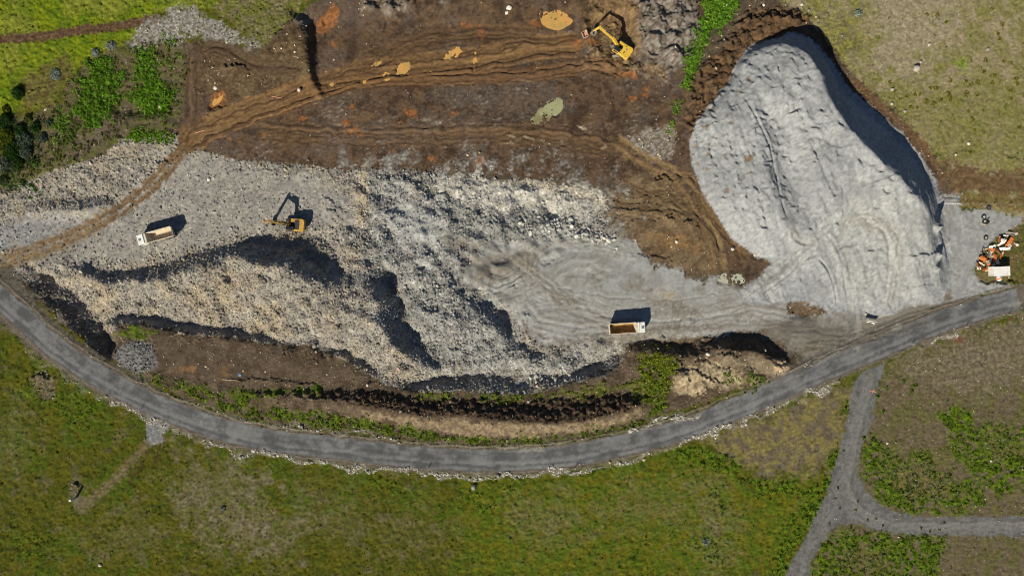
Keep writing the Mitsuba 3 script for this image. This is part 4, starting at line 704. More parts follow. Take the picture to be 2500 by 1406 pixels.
for line, off, w, dens, spans in STONE_LINES:
    for x0, x1, k in spans:
        p = [q for q in line if x0 <= q[0] <= x1]
        if len(p) < 2 or k < 0.2: continue
        c, a, x, L = along(p, 3.5)
        x = x + off + 0.5 * EDGE2[c]
        m = (1 - sst(w / 2 - 0.3, w / 2 + 0.4, np.abs(x))) * k * np.clip(0.95 + 0.25 * N_D[c] + 0.2 * N_C[c], 0.25, 1) * sst(0, 2, a) * sst(0, 2, L - a)
        STONY[c] = np.maximum(STONY[c], 0.95 * m)
        COL[c] = COL[c] * (1 - 0.7 * m)[:, None] + col(150, 142, 130)[None] * (0.7 * m)[:, None]
        GREEN[c] *= 1 - m

# puddles: hollows now, the water surfaces later
PUDDLES = [("orange", 1355, 48, 34, 24, 0.1), ("orange", 1106, 131, 24, 13, -0.6), ("orange", 985, 168, 18, 13, -0.6), ("orange", 944, 187, 10, 9, 0.2), ("orange", 918, 158, 13, 5, -0.5), ("orange", 1054, 172, 9, 6, 0), ("orange", 530, 243, 9, 16, 0.6), ("orange", 1158, 152, 6, 11, 0.2), ("orange", 628, 296, 4, 5, 0),
           ("orange", 810, 207, 5, 4, 0), ("orange", 1155, 132, 8, 4, -0.3), ("orange", 890, 201, 4, 4, 0), ("milky", 1336, 275, 46, 19, -0.62), ("milky", 1790, 682, 38, 14, 0.1)]
PLEVEL = []
for kind, px, py, rx, ry, an in PUDDLES:
    m = np.clip(sum(blob(px + ox * rx, py + oy * ry, rx * k_, ry * k_, an + da, 0.7, 0.8) for ox, oy, k_, da in ((0, 0, 0.85, 0), (0.55, -0.35, 0.5, 0.5), (-0.5, 0.4, 0.55, -0.4))), 0, 1)
    x, y = at(px, py, None)
    cells = m > 0.4
    lev = float(np.median(Z[cells])) if cells.any() else 0.0
    Z = Z * (1 - m) + (lev - 0.17 + 0.012 * N_G + 0.02 * N_C) * m
    PLEVEL.append(lev - 0.12)
    ROUGH = ROUGH * (1 - 0.5 * m); STONY = STONY * (1 - m)

# cover of small bumps, then the finished heights
white = np.random.default_rng(9).standard_normal((NY, NX))
Z = Z + ROUGH * (0.42 * white + 0.45 * N_F + 0.35 * N_A + 0.3 * N_B + 0.22 * N_G)
Z = Z + GREEN * (0.015 * N_B + 0.03 * N_G + 0.05 * N_C)
grain = np.random.default_rng(3).standard_normal((NY, NX))
grain = 0.6 * grain + 0.8 * ndimage.gaussian_filter(grain, 0.8) / 0.35
COL = COL * np.clip(1 + GRAIN * grain + 0.03 * N_B, 0.55, 1.6)[..., None]
COL = np.clip(COL, 0.012, 0.85)

# ------------------------------------------------------------------ the setting's meshes
zi = interpolate.RegularGridInterpolator((gy, gx), Z, bounds_error=False, fill_value=0.0)
ci = interpolate.RegularGridInterpolator((gy, gx), COL, bounds_error=False, fill_value=0.1)
def height(x, y): return zi(np.stack([np.asarray(y, float), np.asarray(x, float)], -1))
BASE = ndimage.gaussian_filter(Z, 1.5)
RIDS = ndimage.median_filter(RID, 5)
V = np.stack([GX.ravel(), GY.ravel(), Z.ravel()], 1)
j, i = np.mgrid[0:NY - 1, 0:NX - 1]
a = (j * NX + i)
names = {GROUND: ("ground", "grass and moor ground around the gravel workings"), MUD: ("mud_ground", "bare brown mud of the excavated pit with wheel tracks"), RUBBLE: ("rubble_ground", "pale stony rubble ground dug into pits and ridges"),
         YARD: ("gravel_yard", "grey compacted gravel yard between rubble and stockpile"), PILE: ("gravel_stockpile", "huge pale grey gravel stockpile with a long shadowed far slope"), ROAD: ("road", "grey unpaved road curving below the workings"),
         PATH: ("gravel_path", "grey gravel path forking off the road at lower right"), BANK: ("earth_bank", "brown earth banks between the rubble and the road")}
quads = RIDS[:-1, :-1]
dzx, dzy = np.gradient(Z, DX)[::-1]
NORM = np.stack([-dzx, -dzy, np.ones_like(Z)], -1)
NORM /= np.linalg.norm(NORM, axis=-1, keepdims=True)
for r, (name, label) in names.items():
    q = a[quads == r]
    F = np.vstack([np.stack([q, q + 1, q + NX + 1], 1), np.stack([q, q + NX + 1, q + NX], 1)])
    used = np.unique(F)
    new = np.zeros(NX * NY, np.int64); new[used] = np.arange(len(used))
    scene[name] = mikit.ply((V[used], new[F]), "soil_matte", smooth=True, color=COL.reshape(-1, 3)[used])
    tag(name, label, "gravel heap" if r == PILE else None, kind=None if r == PILE else "structure")
# the land beyond the surveyed part, out to the horizon
ring = []
for k, s in enumerate((1.0, 1.6, 3, 8, 20)):
    t = np.linspace(0, 1, 24, endpoint=False)
    w, h = (X1 - 0.3) * s, (Y1 - 0.3) * s
    edge = np.concatenate([np.stack([-w + 2 * w * t, -h + 0 * t], 1), np.stack([w + 0 * t, -h + 2 * h * t], 1), np.stack([w - 2 * w * t, h + 0 * t], 1), np.stack([-w + 0 * t, h - 2 * h * t], 1)])
    ring.append(np.c_[edge, np.full(len(edge), -0.35 if k == 0 else -0.3)])
n = len(ring[0]); fc = []
for k in range(4):
    for m in range(n):
        p, q = k * n + m, k * n + (m + 1) % n
        fc += [[p, p + n, q + n], [p, q + n, q]]
scene["outlying_ground"] = mikit.ply((np.vstack(ring), np.array(fc)), {"type": "twosided", "bsdf": {"type": "diffuse", "reflectance": mikit.proc(
    lambda p, n, uv: mikit.mix([0.085, 0.075, 0.025], [0.15, 0.125, 0.07], mikit.smoothstep(0.35, 0.65, mikit.fbm(p.x * 0.05, p.y * 0.05, 0.0, 4))))}}, smooth=False)
tag("outlying_ground", "grass and heath stretching away beyond the workings", kind="structure")

# ------------------------------------------------------------------ stones lying loose (nobody could count them)
ICO = trimesh.creation.icosphere(subdivisions=0)
OCT_V = np.array([[1, 0, 0], [-1, 0, 0], [0, 1, 0], [0, -1, 0], [0, 0, 1], [0, 0, -1.0]])
OCT_F = np.array([[0, 2, 4], [2, 1, 4], [1, 3, 4], [3, 0, 4], [2, 0, 5], [1, 2, 5], [3, 1, 5], [0, 3, 5]])
def rot_z(a):
    c, s = np.cos(a), np.sin(a); o = np.zeros_like(a)
    return np.stack([np.stack([c, -s, o], -1), np.stack([s, c, o], -1), np.stack([o, o, o + 1], -1)], -2)
def heap_of_stones(x, y, r, c, rg, coarse=False, sink=0.25):
    """Many faceted stones as one mesh: positions, radii, colours."""
    bv, bf = (OCT_V, OCT_F) if coarse else (np.asarray(ICO.vertices), np.asarray(ICO.faces))
    n = len(x)
    v = bv[None] * (1 + 0.32 * rg.uniform(-1, 1, (n, len(bv), 1)))
    v = v * (r[:, None] * np.stack([rg.uniform(0.8, 1.4, n), rg.uniform(0.7, 1.1, n), rg.uniform(0.55, 0.95, n)], 1))[:, None]
    tilt = rg.normal(0, 0.3, n)
    v[..., 2] += v[..., 0] * tilt[:, None]
    v = np.einsum("nij,nkj->nki", rot_z(rg.uniform(0, 6.28, n)), v)
    v += np.stack([x, y, height(x, y) + r * (0.6 - sink)], 1)[:, None]
    f = bf[None] + (np.arange(n) * len(bv))[:, None, None]
    return (v.reshape(-1, 3), f.reshape(-1, 3)), np.repeat(c, len(bv), 0)
def scatter(density, rg, limit=None):
    """Random points, density per square metre on the grid."""
    p = density * DX * DX
    k = rg.poisson(np.clip(p, 0, 3))
    jj, ii = np.nonzero(k)
    rep = k[jj, ii]
    jj, ii = np.repeat(jj, rep), np.repeat(ii, rep)
    x, y = gx[ii] + rg.uniform(-0.5, 0.5, len(ii)) * DX, gy[jj] + rg.uniform(-0.5, 0.5, len(ii)) * DX
    ok = (np.abs(x) < 134) & (np.abs(y) < 79)
    x, y = x[ok], y[ok]
    if limit and len(x) > limit:
        s = rg.choice(len(x), limit, False); x, y = x[s], y[s]
    return x, y
rg = np.random.default_rng(21)
stone_areas = {}
dense = np.where(RIDS == RUBBLE, STONY, 0)
x, y = scatter(11.0 * dense, rg, 44000)
r = np.clip(rg.lognormal(math.log(0.135), 0.36, len(x)), 0.07, 0.5)
c = ci(np.stack([y, x], 1)) * np.clip(rg.lognormal(0.12, 0.25, len(x)), 0.5, 1.8)[:, None] * (1 + rg.normal(0, 0.05, (len(x), 3)))
c = np.clip(c, 0.02, 0.8); big = r > 0.17
m, c1 = heap_of_stones(x[big], y[big], r[big], c[big], rg)
m2, c2 = heap_of_stones(x[~big], y[~big], r[~big], c[~big], rg, True)
m = (np.vstack([m[0], m2[0]]), np.vstack([m[1], m2[1] + len(m[0])])); c = np.vstack([c1, c2])
scene["rubble_stones"] = mikit.ply(m, "soil_matte", smooth=False, color=c)
tag("rubble_stones", "countless pale blasted stones covering the rubble pits and ridges", "stones", kind="stuff")
x, y = scatter(2.2 * region([(1290, 530), (1340, 525), (1400, 535), (1460, 560), (1500, 590), (1460, 600), (1390, 575), (1330, 570), (1270, 560)], 1, 1) + 0.5 * region([(1040, 700), (1100, 690), (1160, 720), (1150, 760), (1080, 780)], 2, 1) + 1.0 * region([(1255, 890), (1330, 890), (1400, 905), (1380, 930), (1290, 940)], 1, 1), rg)
r = np.clip(rg.lognormal(math.log(0.3), 0.3, len(x)), 0.15, 0.6)
c = lin(196, 192, 186)[None] * np.clip(rg.lognormal(-0.2, 0.25, len(x)), 0.35, 1.2)[:, None]
m, c = heap_of_stones(x, y, r, c, rg)
scene["coarse_stones"] = mikit.ply(m, "soil_matte", smooth=False, color=c)
tag("coarse_stones", "coarse blocky stones heaped at the edges of the central rubble", "stones", kind="stuff")
x, y = scatter(3.0 * np.where((RIDS != RUBBLE) & (RIDS != PILE), np.where(STONY < 0.6, STONY, 0), 0), rg, 9000)
r = np.clip(rg.lognormal(math.log(0.12), 0.4, len(x)), 0.07, 0.4)
c = lin(206, 192, 170)[None] * np.clip(rg.lognormal(-0.25, 0.35, len(x)), 0.3, 1.3)[:, None]
m, c = heap_of_stones(x, y, r, c, rg, True)
scene["scattered_stones"] = mikit.ply(m, "soil_matte", smooth=False, color=c)
tag("scattered_stones", "small pale stones strewn over the mud, banks and yard", "stones", kind="stuff")
x, y = scatter(13.0 * np.where((RIDS != RUBBLE) & (STONY >= 0.6), STONY, 0), rg, 7000)
r = np.clip(rg.lognormal(math.log(0.14), 0.35, len(x)), 0.08, 0.4)
c = lin(208, 200, 188)[None] * np.clip(rg.lognormal(-0.25, 0.3, len(x)), 0.3, 1.2)[:, None]
m, c = heap_of_stones(x, y, r, c, rg)
scene["roadside_stones"] = mikit.ply(m, "soil_matte", smooth=False, color=c)
tag("roadside_stones", "rows of whitish stones pushed up along both road edges", "stones", kind="stuff")

# ------------------------------------------------------------------ grass and leafy ground cover
def tufts(x, y, s, c, rg, blades=4, up=0.9):
    """Small bent blades round each point."""
    n = len(x)
    az = rg.uniform(0, 6.28, (n, blades))
    d = np.stack([np.cos(az), np.sin(az)], -1)
    L = s[:, None] * rg.uniform(0.6, 1.2, (n, blades))
    w = 0.22 * L
    b = np.stack([x, y, height(x, y) - 0.03], 1)[:, None]
    side = np.stack([-d[..., 1], d[..., 0], 0 * az], -1) * w[..., None]
    tip = np.concatenate([d * (L * rg.uniform(0.5, 1.0, (n, blades)))[..., None], (L * up * rg.uniform(0.4, 1.0, (n, blades)))[..., None]], -1)
    v = np.stack([b + side, b - side, b + tip], 2).reshape(-1, 3)
    f = np.arange(len(v)).reshape(-1, 3)
    k = np.repeat(c, blades, 0) * rg.uniform(0.75, 1.3, (n * blades, 1))
    return (v, f), np.repeat(k, 3, 0)
x, y = scatter(5.0 * np.clip(np.where(RIDS == GROUND, GREEN, 0.25 * GREEN), 0, 1.2), rg, 90000)
c = ci(np.stack([y, x], 1)) * np.clip(rg.lognormal(0.25, 0.18, len(x)), 0.7, 2.0)[:, None]
m, c = tufts(x, y, rg.uniform(0.16, 0.34, len(x)), c, rg, 4, 0.6)
scene["grass"] = mikit.ply(m, "soil_matte", smooth=False, color=np.clip(c, 0, 0.6))
tag("grass", "short tufted grass covering the fields around the workings", "grass", kind="stuff")

def leaf_clumps(x, y, rad, hgt, c, rg, leaves=14, size=0.15):
    """Domes of small leaves."""
    n = len(x)
    az, u = rg.uniform(0, 6.28, (n, leaves)), rg.uniform(0, 1, (n, leaves)) ** 0.6
    el = np.arccos(np.clip(1 - u, 0, 1))
    rr = rg.uniform(0.65, 1.05, (n, leaves))
    dirn = np.stack([np.sin(el) * np.cos(az), np.sin(el) * np.sin(az), np.cos(el)], -1)
    p = np.stack([x, y, height(x, y)], 1)[:, None] + dirn * (rr[..., None] * np.stack([rad, rad, hgt], -1)[:, None])
    nn = dirn + rg.normal(0, 0.55, dirn.shape); nn /= np.linalg.norm(nn, axis=-1, keepdims=True)
    t = np.cross(nn, rg.normal(0, 1, nn.shape)); t /= np.linalg.norm(t, axis=-1, keepdims=True)
    b = np.cross(nn, t)
    s = size * rg.uniform(0.7, 1.4, (n, leaves, 1))
    v = np.stack([p - t * s, p + b * s * 0.55, p + t * s, p - b * s * 0.55], 2).reshape(-1, 3)
    q = np.arange(n * leaves)[:, None] * 4
    f = np.vstack([q + [0, 1, 2], q + [0, 2, 3]])
    k = np.repeat(c, leaves, 0) * rg.uniform(0.6, 1.35, (n * leaves, 1))
    return (v, f), np.repeat(k, 4, 0)
LUSH = lin(92, 138, 34); LUSH2 = lin(120, 156, 46)
def cover(name, px_list, label, dens=5.5, tall=0.6, tone=LUSH, tone2=LUSH2, soft=0.8, rough=1.2, gaps=-0.5):
    m = np.zeros((NY, NX), np.float32)
    for p in px_list: m = np.maximum(m, region(p, soft, rough) if not np.isscalar(p[0]) else blob(p[0], p[1], p[2], p[3], p[4], 0.6, 0.8))
    m = m * sst(-1.6 + gaps, -0.2 + gaps, N_C + 0.7 * N_G + 0.5 * N_H)
    g = np.random.default_rng(len(name) * 13 + int(tall * 10) + len(px_list))
    x, y = scatter(1.5 * dens * m, g)
    t = g.uniform(0, 1, (len(x), 1))
    c = (tone * (1 - t) + tone2 * t) * 0.92 * np.clip(g.lognormal(0, 0.2, (len(x), 1)), 0.6, 1.5)
    mm, cc = leaf_clumps(x, y, g.uniform(0.25, 0.5, len(x)), tall * g.uniform(0.5, 1.3, len(x)), c, g)
    key = numbered(name)
    scene[key] = mikit.ply(mm, "soil_matte", smooth=False, color=np.clip(cc, 0, 0.6))
    tag(key, label, "ground cover", kind="stuff")
cover("leafy_plants", [[(228, 148), (262, 142), (292, 175), (300, 200), (290, 215), (308, 238), (285, 262), (262, 280), (232, 292), (212, 305), (195, 285), (175, 262), (200, 235), (190, 195), (215, 170)]], "big lush green plant patch left of the bare strip, upper left")
cover("leafy_plants", [[(330, 160), (360, 140), (385, 175), (400, 200), (415, 235), (412, 268), (375, 282), (330, 272), (325, 240), (345, 215), (332, 190)]], "lush green plant patch right of the bare strip, above the pale rubble")
cover("leafy_plants", [[(312, 326), (330, 318), (380, 322), (422, 328), (424, 345), (380, 352), (330, 348), (312, 342)]], "narrow green plant patch lying on the pale rubble beside the track", rough=0.4, gaps=-1.5)
cover("leafy_plants", [[(390, 100), (412, 96), (422, 110), (405, 118)], [(405, 140), (425, 135), (425, 155), (408, 170), (396, 160)], [(350, 105), (380, 115), (385, 140), (360, 150), (330, 150), (335, 120)]], "sparse green plants below the pale gravel tongue", 1.6)
cover("leafy_plants", [[(145, 290), (165, 258), (178, 280), (165, 310), (140, 320), (130, 305)], [(130, 330), (142, 332), (140, 355), (128, 352)]], "small green plant clump beside the lower end of the lush patch", 2.6)
cover("leafy_plants", [[(26, 432), (60, 425), (75, 440), (105, 450), (80, 462), (50, 470), (28, 455)]], "dark green plants at the left edge of the pale rubble", 2.6, 0.6, lin(62, 104, 34), lin(84, 122, 40))
cover("leafy_plants", [[(1712, -20), (1815, -20), (1795, 30), (1770, 55), (1740, 80), (1722, 110), (1700, 150), (1688, 190), (1678, 212), (1672, 200), (1676, 170), (1680, 130), (1705, 90), (1715, 40)]], "bright green plant strip between the pit and the brown berm", 5.0, 0.55, lin(92, 140, 36), lin(122, 156, 52), rough=0.8, gaps=-0.9)
cover("leafy_plants", [[(1648, 250), (1665, 248), (1664, 268), (1650, 285), (1640, 318), (1634, 322), (1640, 290)]], "short green plant strip above the pale stone spill", 4.0, 0.5, rough=0.4, gaps=-1.0)
cover("rank_grass", [[(345, 912), (420, 940), (560, 955), (640, 962), (640, 970), (520, 966), (420, 950), (360, 925)], [(480, 972), (640, 997), (840, 1018), (980, 1042), (1100, 1067), (1300, 1073), (1480, 1044), (1590, 1010), (1600, 990), (1640, 992), (1560, 1028), (1450, 1058), (1300, 1080), (1150, 1080), (960, 1062), (760, 1036), (600, 1010)]], "green verge growing along the upper edge of the road", 1.6, 0.4, lin(88, 116, 30), lin(120, 130, 50))
cover("rank_grass", [[(1560, 870), (1600, 858), (1655, 868), (1655, 900), (1640, 935), (1622, 985), (1585, 995), (1570, 930)]], "yellow green plants on the bank below the right-hand truck", 3.6, 0.35, lin(112, 124, 32), lin(140, 146, 50))
cover("rank_grass", [[(1010, 962), (1280, 968), (1400, 952), (1560, 925), (1560, 945), (1400, 966), (1250, 976), (1130, 968)]], "grassy shelf between the rubble scarp and the spoil ridge", 1.4, 0.3, lin(104, 112, 40), lin(132, 128, 60))
cover("rank_grass", [[(1780, 920), (1830, 908), (1870, 925), (1850, 940), (1800, 945)]], "green clump on the sandy bank beside the road", 2.0, 0.4, lin(84, 116, 34), lin(110, 126, 50))
x, y = scatter(2.4 * np.where(RIDS == GROUND, np.maximum(RANK, 0.03 * np.clip(GREEN, 0, 1)), 0), rg, 17000)
t = rg.uniform(0, 1, (len(x), 1))
m, c = leaf_clumps(x, y, rg.uniform(0.25, 0.5, len(x)), rg.uniform(0.12, 0.36, len(x)), (lin(80, 106, 30) * (1 - t) + lin(112, 126, 44) * t) * 0.8 * np.clip(rg.lognormal(0, 0.25, (len(x), 1)), 0.5, 1.6), rg, 9)
scene["field_herbs"] = mikit.ply(m, "soil_matte", smooth=False, color=np.clip(c, 0, 0.6))
tag("field_herbs", "rank green herbs along the gravel path and in the fields", "ground cover", kind="stuff")

cover("scrub_plants", [[(150, 215), (215, 155), (290, 120), (350, 100), (440, 105), (462, 150), (455, 230), (435, 300), (330, 300), (240, 370), (130, 430), (60, 470), (-20, 480), (-20, 310), (60, 285), (120, 270)]], "mixed olive scrub and grass on the rough ground behind the pale rubble", 1.6, 0.4, lin(92, 96, 48), lin(122, 112, 76), gaps=1.0)
cover("scrub_plants", [[(-20, 290), (40, 290), (100, 310), (110, 350), (90, 400), (60, 440), (-20, 460)]], "dark tangled scrub between the bushes at the left edge", 2.6, 0.7, lin(60, 78, 40), lin(98, 106, 72), gaps=0.3)
cover("scrub_plants", [[(150, 280), (190, 290), (200, 330), (160, 380), (120, 400), (120, 330)]], "green scrub running down beside the brown strip, upper left", 2.0, 0.5, lin(78, 112, 36), lin(108, 124, 60), gaps=0.6)
def bush(name, px, py, r, h, tone, label, cat, group=None, n=None, leaf=0.16, stems=True):
    """One shrub: stems and a crown of leaf sprays."""
    key = numbered(name)
    g = np.random.default_rng(int(px * 7 + py * 3))
    x, y = at(px, py, None)
    k = n or int(40 + 60 * r * r)
    a, q = g.uniform(0, 6.28, k), np.sqrt(g.uniform(0, 1, k))
    bx, by = x + r * q * np.cos(a) * g.uniform(0.8, 1.15), y + r * q * np.sin(a)
    hh = h * np.sqrt(np.clip(1 - 0.8 * q * q, 0.1, 1)) * g.uniform(0.6, 1.1, k)
    c = np.asarray(tone)[None] * np.clip(g.lognormal(0, 0.25, (k, 1)), 0.5, 1.7)
    m, cc = leaf_clumps(bx, by, np.full(k, 0.3 * min(1, r)), hh, c, g, 12, leaf)
    m[0][:, 2] = np.maximum(m[0][:, 2], height(m[0][:, 0], m[0][:, 1]) + 0.02)
    if stems:
        scene[key + "__crown"] = mikit.ply(m, "soil_matte", smooth=False, color=np.clip(cc, 0, 0.6))
        z0 = float(height(x, y)); parts = []
        for s in range(5):
            aa = s * 1.26 + g.uniform(0, 1); e = np.array([x + 0.5 * r * math.cos(aa), y + 0.5 * r * math.sin(aa), z0 + 0.75 * h])
            parts.append(trimesh.creation.cylinder(0.035, segment=[[x, y, z0 - 0.1], e], sections=5))
        scene[key + "__stem"] = mikit.ply(trimesh.util.concatenate(parts), "bark", smooth=False)
    else:
        scene[key] = mikit.ply(m, "soil_matte", smooth=False, color=np.clip(cc, 0, 0.6))
    tag(key, label, cat, group)
scene["bark"] = {"type": "diffuse", "reflectance": {"type": "rgb", "value": [0.09, 0.07, 0.05]}}
dk, gw = lin(52, 78, 34) * 0.8, lin(92, 104, 88) * 0.8
for px, py, r, h, t, l in ((16, 298, 1.7, 2.0, dk, "dark green bush at the left edge, uppermost of the bush group"), (52, 318, 1.5, 1.8, dk, "dark bush right of the uppermost bush at the left edge"), (20, 335, 1.9, 2.2, lin(92, 104, 30) * 0.8, "yellow green bush at the left edge amid dark bushes"), (88, 312, 1.2, 1.8, dk, "small dark bush, rightmost of the group at the left edge"),
                           (62, 342, 1.8, 1.9, gw, "grey green willow bush in the middle of the left edge group"), (30, 372, 2.0, 2.0, dk, "dark bush below the yellow green one at the left edge"), (66, 372, 1.5, 1.7, gw, "grey green willow bush below the other, left edge group"), (18, 402, 1.8, 1.8, gw, "grey green bush at the left edge, lowest of the group"),
                           (46, 402, 1.4, 1.6, dk, "dark bush low in the left edge group beside the rubble"), (46, 228, 1.4, 1.9, dk, "lone dark bush on the meadow edge above the bush group"), (16, 268, 1.0, 0.9, lin(96, 100, 40) * 0.8, "low olive bush just above the left edge bush group"), (104, 338, 1.1, 1.1, gw, "grey green willow bush, rightmost and apart from the left edge group"), (86, 396, 1.2, 1.1, lin(84, 100, 50) * 0.8, "low green bush on the upper corner of the pale rubble"), (6, 362, 1.3, 1.6, lin(104, 112, 36) * 0.8, "small yellow green bush cut by the left edge of the picture"),
                           (70, 290, 0.9, 1.1, lin(84, 96, 44) * 0.8, "small olive bush between the lone bush and the left edge group"), (120, 300, 0.8, 0.9, gw, "small grey green bush between the left edge group and the lush plants"), (10, 440, 1.2, 1.0, lin(80, 96, 60) * 0.8, "low grey green bush at the left edge beside the pale rubble"), (38, 352, 1.0, 1.5, dk, "small dark bush in the centre of the left edge group")):
    bush("bush", px, py, r, h, t, l, "bush")
for px, py, r, l in ((136, 182, 1.3, "silvery grey willow shrub in the brown hollow, upper left"), (272, 112, 1.0, "silvery grey willow shrub below the meadow, right of the trench"), (232, 130, 0.9, "silvery shrub between the meadow and the lush plants"), (2095, 33, 0.9, "grey green cushion shrub above the stockpile on the heath"), (1722, 1321, 0.8, "silvery grey shrub in the lower field near the path"), (545, 1240, 0.5, "small grey green shrub alone in the brown part of the lower field")):
    bush("willow_shrub", px, py, r, 0.6, lin(150, 160, 150) * 0.7, l, "shrub")
for px, py, r in ((2206, 930, 0.4), (2234, 940, 0.5), (2225, 955, 0.45), (2156, 1005, 0.35), (2064, 1002, 0.9), (2067, 981, 0.4), (2165, 946, 0.6), (2142, 967, 0.5), (2110, 1068, 0.5)):
    bush("weed", px, py, r, 0.5, lin(92, 128, 36) * 0.8, "small green weed on the moor beside the gravel path", "weed", "weeds beside the gravel path", 10, 0.14, False)
for px, py in ((2039, 1216), (2024, 1279), (2046, 1190), (2051, 1240), (2089, 1245), (2140, 1264), (2249, 1288), (2305, 1274), (2271, 1296), (2293, 1293), (2095, 1224), (2060, 1100), (2155, 1283), (2118, 1268)):
    bush("path_weed", px, py, 0.32, 0.25, lin(86, 104, 40) * 0.7, "little dark green weed growing in the gravel of the forked path", "weed", "weeds growing in the gravel path", 6, 0.12, False)
MOSS = [(990, 708), (1040, 690), (1095, 680), (1130, 675), (1180, 725), (1230, 742), (1285, 715), (1340, 690), (1335, 665), (1350, 715), (1205, 632), (1245, 632), (1350, 578), (1460, 582), (1500, 605), (1545, 590), (1590, 515), (1600, 435), (1665, 545), (1650, 590), (1730, 440), (1775, 455), (1780, 650), (1785, 705), (1820, 565), (1830, 600), (1540, 680), (1460, 665), (1490, 1090), (1520, 935),
        (1110, 770), (1070, 768), (915, 590), (1180, 105), (1255, 110), (1645, 65), (1320, 160), (1870, 680), (1840, 910), (1480, 798), (950, 655), (1505, 855), (1700, 280), (1690, 245), (1720, 175)]
for k, (u, w) in enumerate(MOSS):
    bush("moss_cushion", 1860 + u / 2.93, w / 2.93, 0.35 + 0.3 * ((k * 37) % 10) / 10, 0.22, lin(116, 114, 40) * 0.85, "round olive moss cushion on the dry heath right of the stockpile", "moss", "moss cushions on the heath", 16, 0.1, False)

# ------------------------------------------------------------------ materials of the made things
def plain(key, c, rough=0.6, metal=0.0, spec=0.4, dirt=None, amount=0.35, scale=1.2):
    """Painted or plain matter; dirt: a second colour lying in uneven patches."""
    base = {"type": "rgb", "value": [float(v) for v in c]}
    if dirt is not None:
        c0, c1 = [float(v) for v in c], [float(v) for v in dirt]
        base = mikit.proc(lambda p, n, uv: mikit.mix(c0, c1, mikit.smoothstep(0.75 - amount, 1.0 - 0.4 * amount, mikit.fbm(p.x * scale, p.y * scale, p.z * scale, 4) * 0.7 + 0.3 * mikit.noise(p.x * 7, p.y * 7, p.z * 7))))
    scene[key] = {"type": "twosided", "bsdf": {"type": "principled", "base_color": base, "roughness": rough, "metallic": metal, "specular": spec}}
plain("white_paint", (0.78, 0.78, 0.76), 0.4, dirt=(0.5, 0.46, 0.38), amount=0.25)
plain("cream_paint", (0.66, 0.58, 0.46), 0.55, dirt=(0.42, 0.34, 0.24), amount=0.4)
plain("tan_dirt", (0.64, 0.54, 0.40), 0.9, dirt=(0.42, 0.33, 0.23), amount=0.35)
plain("ochre_dirt", (0.42, 0.27, 0.10), 0.85, dirt=(0.2, 0.12, 0.05), amount=0.4)
plain("grey_steel", (0.22, 0.23, 0.25), 0.5, 0.3, dirt=(0.3, 0.26, 0.2), amount=0.3)
plain("dark_frame", (0.04, 0.04, 0.045), 0.6)
plain("black_rubber", (0.03, 0.03, 0.032), 0.85, dirt=(0.12, 0.11, 0.1), amount=0.3)
plain("dark_glass", (0.02, 0.025, 0.035), 0.06, 0, 0.6)
plain("yellow_paint", (0.72, 0.46, 0.06), 0.42, dirt=(0.42, 0.27, 0.08), amount=0.3)
plain("amber_paint", (0.62, 0.36, 0.07), 0.45, dirt=(0.30, 0.2, 0.09), amount=0.4)
plain("track_steel", (0.16, 0.15, 0.14), 0.6, 0.2, dirt=(0.36, 0.32, 0.27), amount=0.55)
plain("dark_track", (0.05, 0.055, 0.065), 0.5, 0.2)
plain("chrome_rod", (0.75, 0.76, 0.78), 0.2, 1.0)
plain("bucket_steel", (0.30, 0.27, 0.24), 0.6, 0.3, dirt=(0.42, 0.34, 0.26), amount=0.5)
plain("pink_rust", (0.46, 0.28, 0.21), 0.8, dirt=(0.3, 0.17, 0.11), amount=0.4)
plain("rusty_white", (0.82, 0.80, 0.77), 0.5, dirt=(0.38, 0.12, 0.05), amount=0.12, scale=1.9)
plain("scrap_orange", (0.62, 0.17, 0.04), 0.55, dirt=(0.34, 0.10, 0.03), amount=0.4)
plain("scrap_white", (0.80, 0.79, 0.76), 0.5, dirt=(0.52, 0.42, 0.32), amount=0.3)
plain("scrap_cream", (0.66, 0.54, 0.40), 0.7, dirt=(0.4, 0.3, 0.2), amount=0.4)
plain("scrap_dark", (0.05, 0.05, 0.06), 0.6)
plain("blue_paint", (0.16, 0.36, 0.66), 0.4)
plain("orange_paint", (0.75, 0.26, 0.06), 0.5)
plain("post_white", (0.8, 0.78, 0.76), 0.5)
plain("weathered_wood", (0.40, 0.31, 0.21), 0.85, dirt=(0.25, 0.2, 0.15), amount=0.4)
plain("concrete", (0.46, 0.46, 0.45), 0.85, dirt=(0.3, 0.29, 0.27), amount=0.4)
plain("tape_pink", (0.72, 0.32, 0.26), 0.6)
plain("lamp_glass", (0.7, 0.7, 0.68), 0.15)
plain("tail_red", (0.45, 0.03, 0.02), 0.3)
scene["orange_water"] = {"type": "principled", "base_color": mikit.proc(lambda p, n, uv: mikit.mix([0.60, 0.33, 0.10], [0.46, 0.30, 0.10], mikit.smoothstep(0.4, 0.7, mikit.fbm(p.x * 0.5, p.y * 0.5, 0.0, 3)))), "roughness": 0.12, "specular": 0.4}
scene["milky_water"] = {"type": "principled", "base_color": mikit.proc(lambda p, n, uv: mikit.mix([0.34, 0.34, 0.19], [0.20, 0.17, 0.09], mikit.smoothstep(0.4, 0.75, mikit.fbm(p.x * 0.35, p.y * 0.35, 3.0, 3)))), "roughness": 0.12, "specular": 0.4}
scene["grey_water"] = {"type": "principled", "base_color": {"type": "rgb", "value": [0.42, 0.42, 0.34]}, "roughness": 0.1, "specular": 0.4}

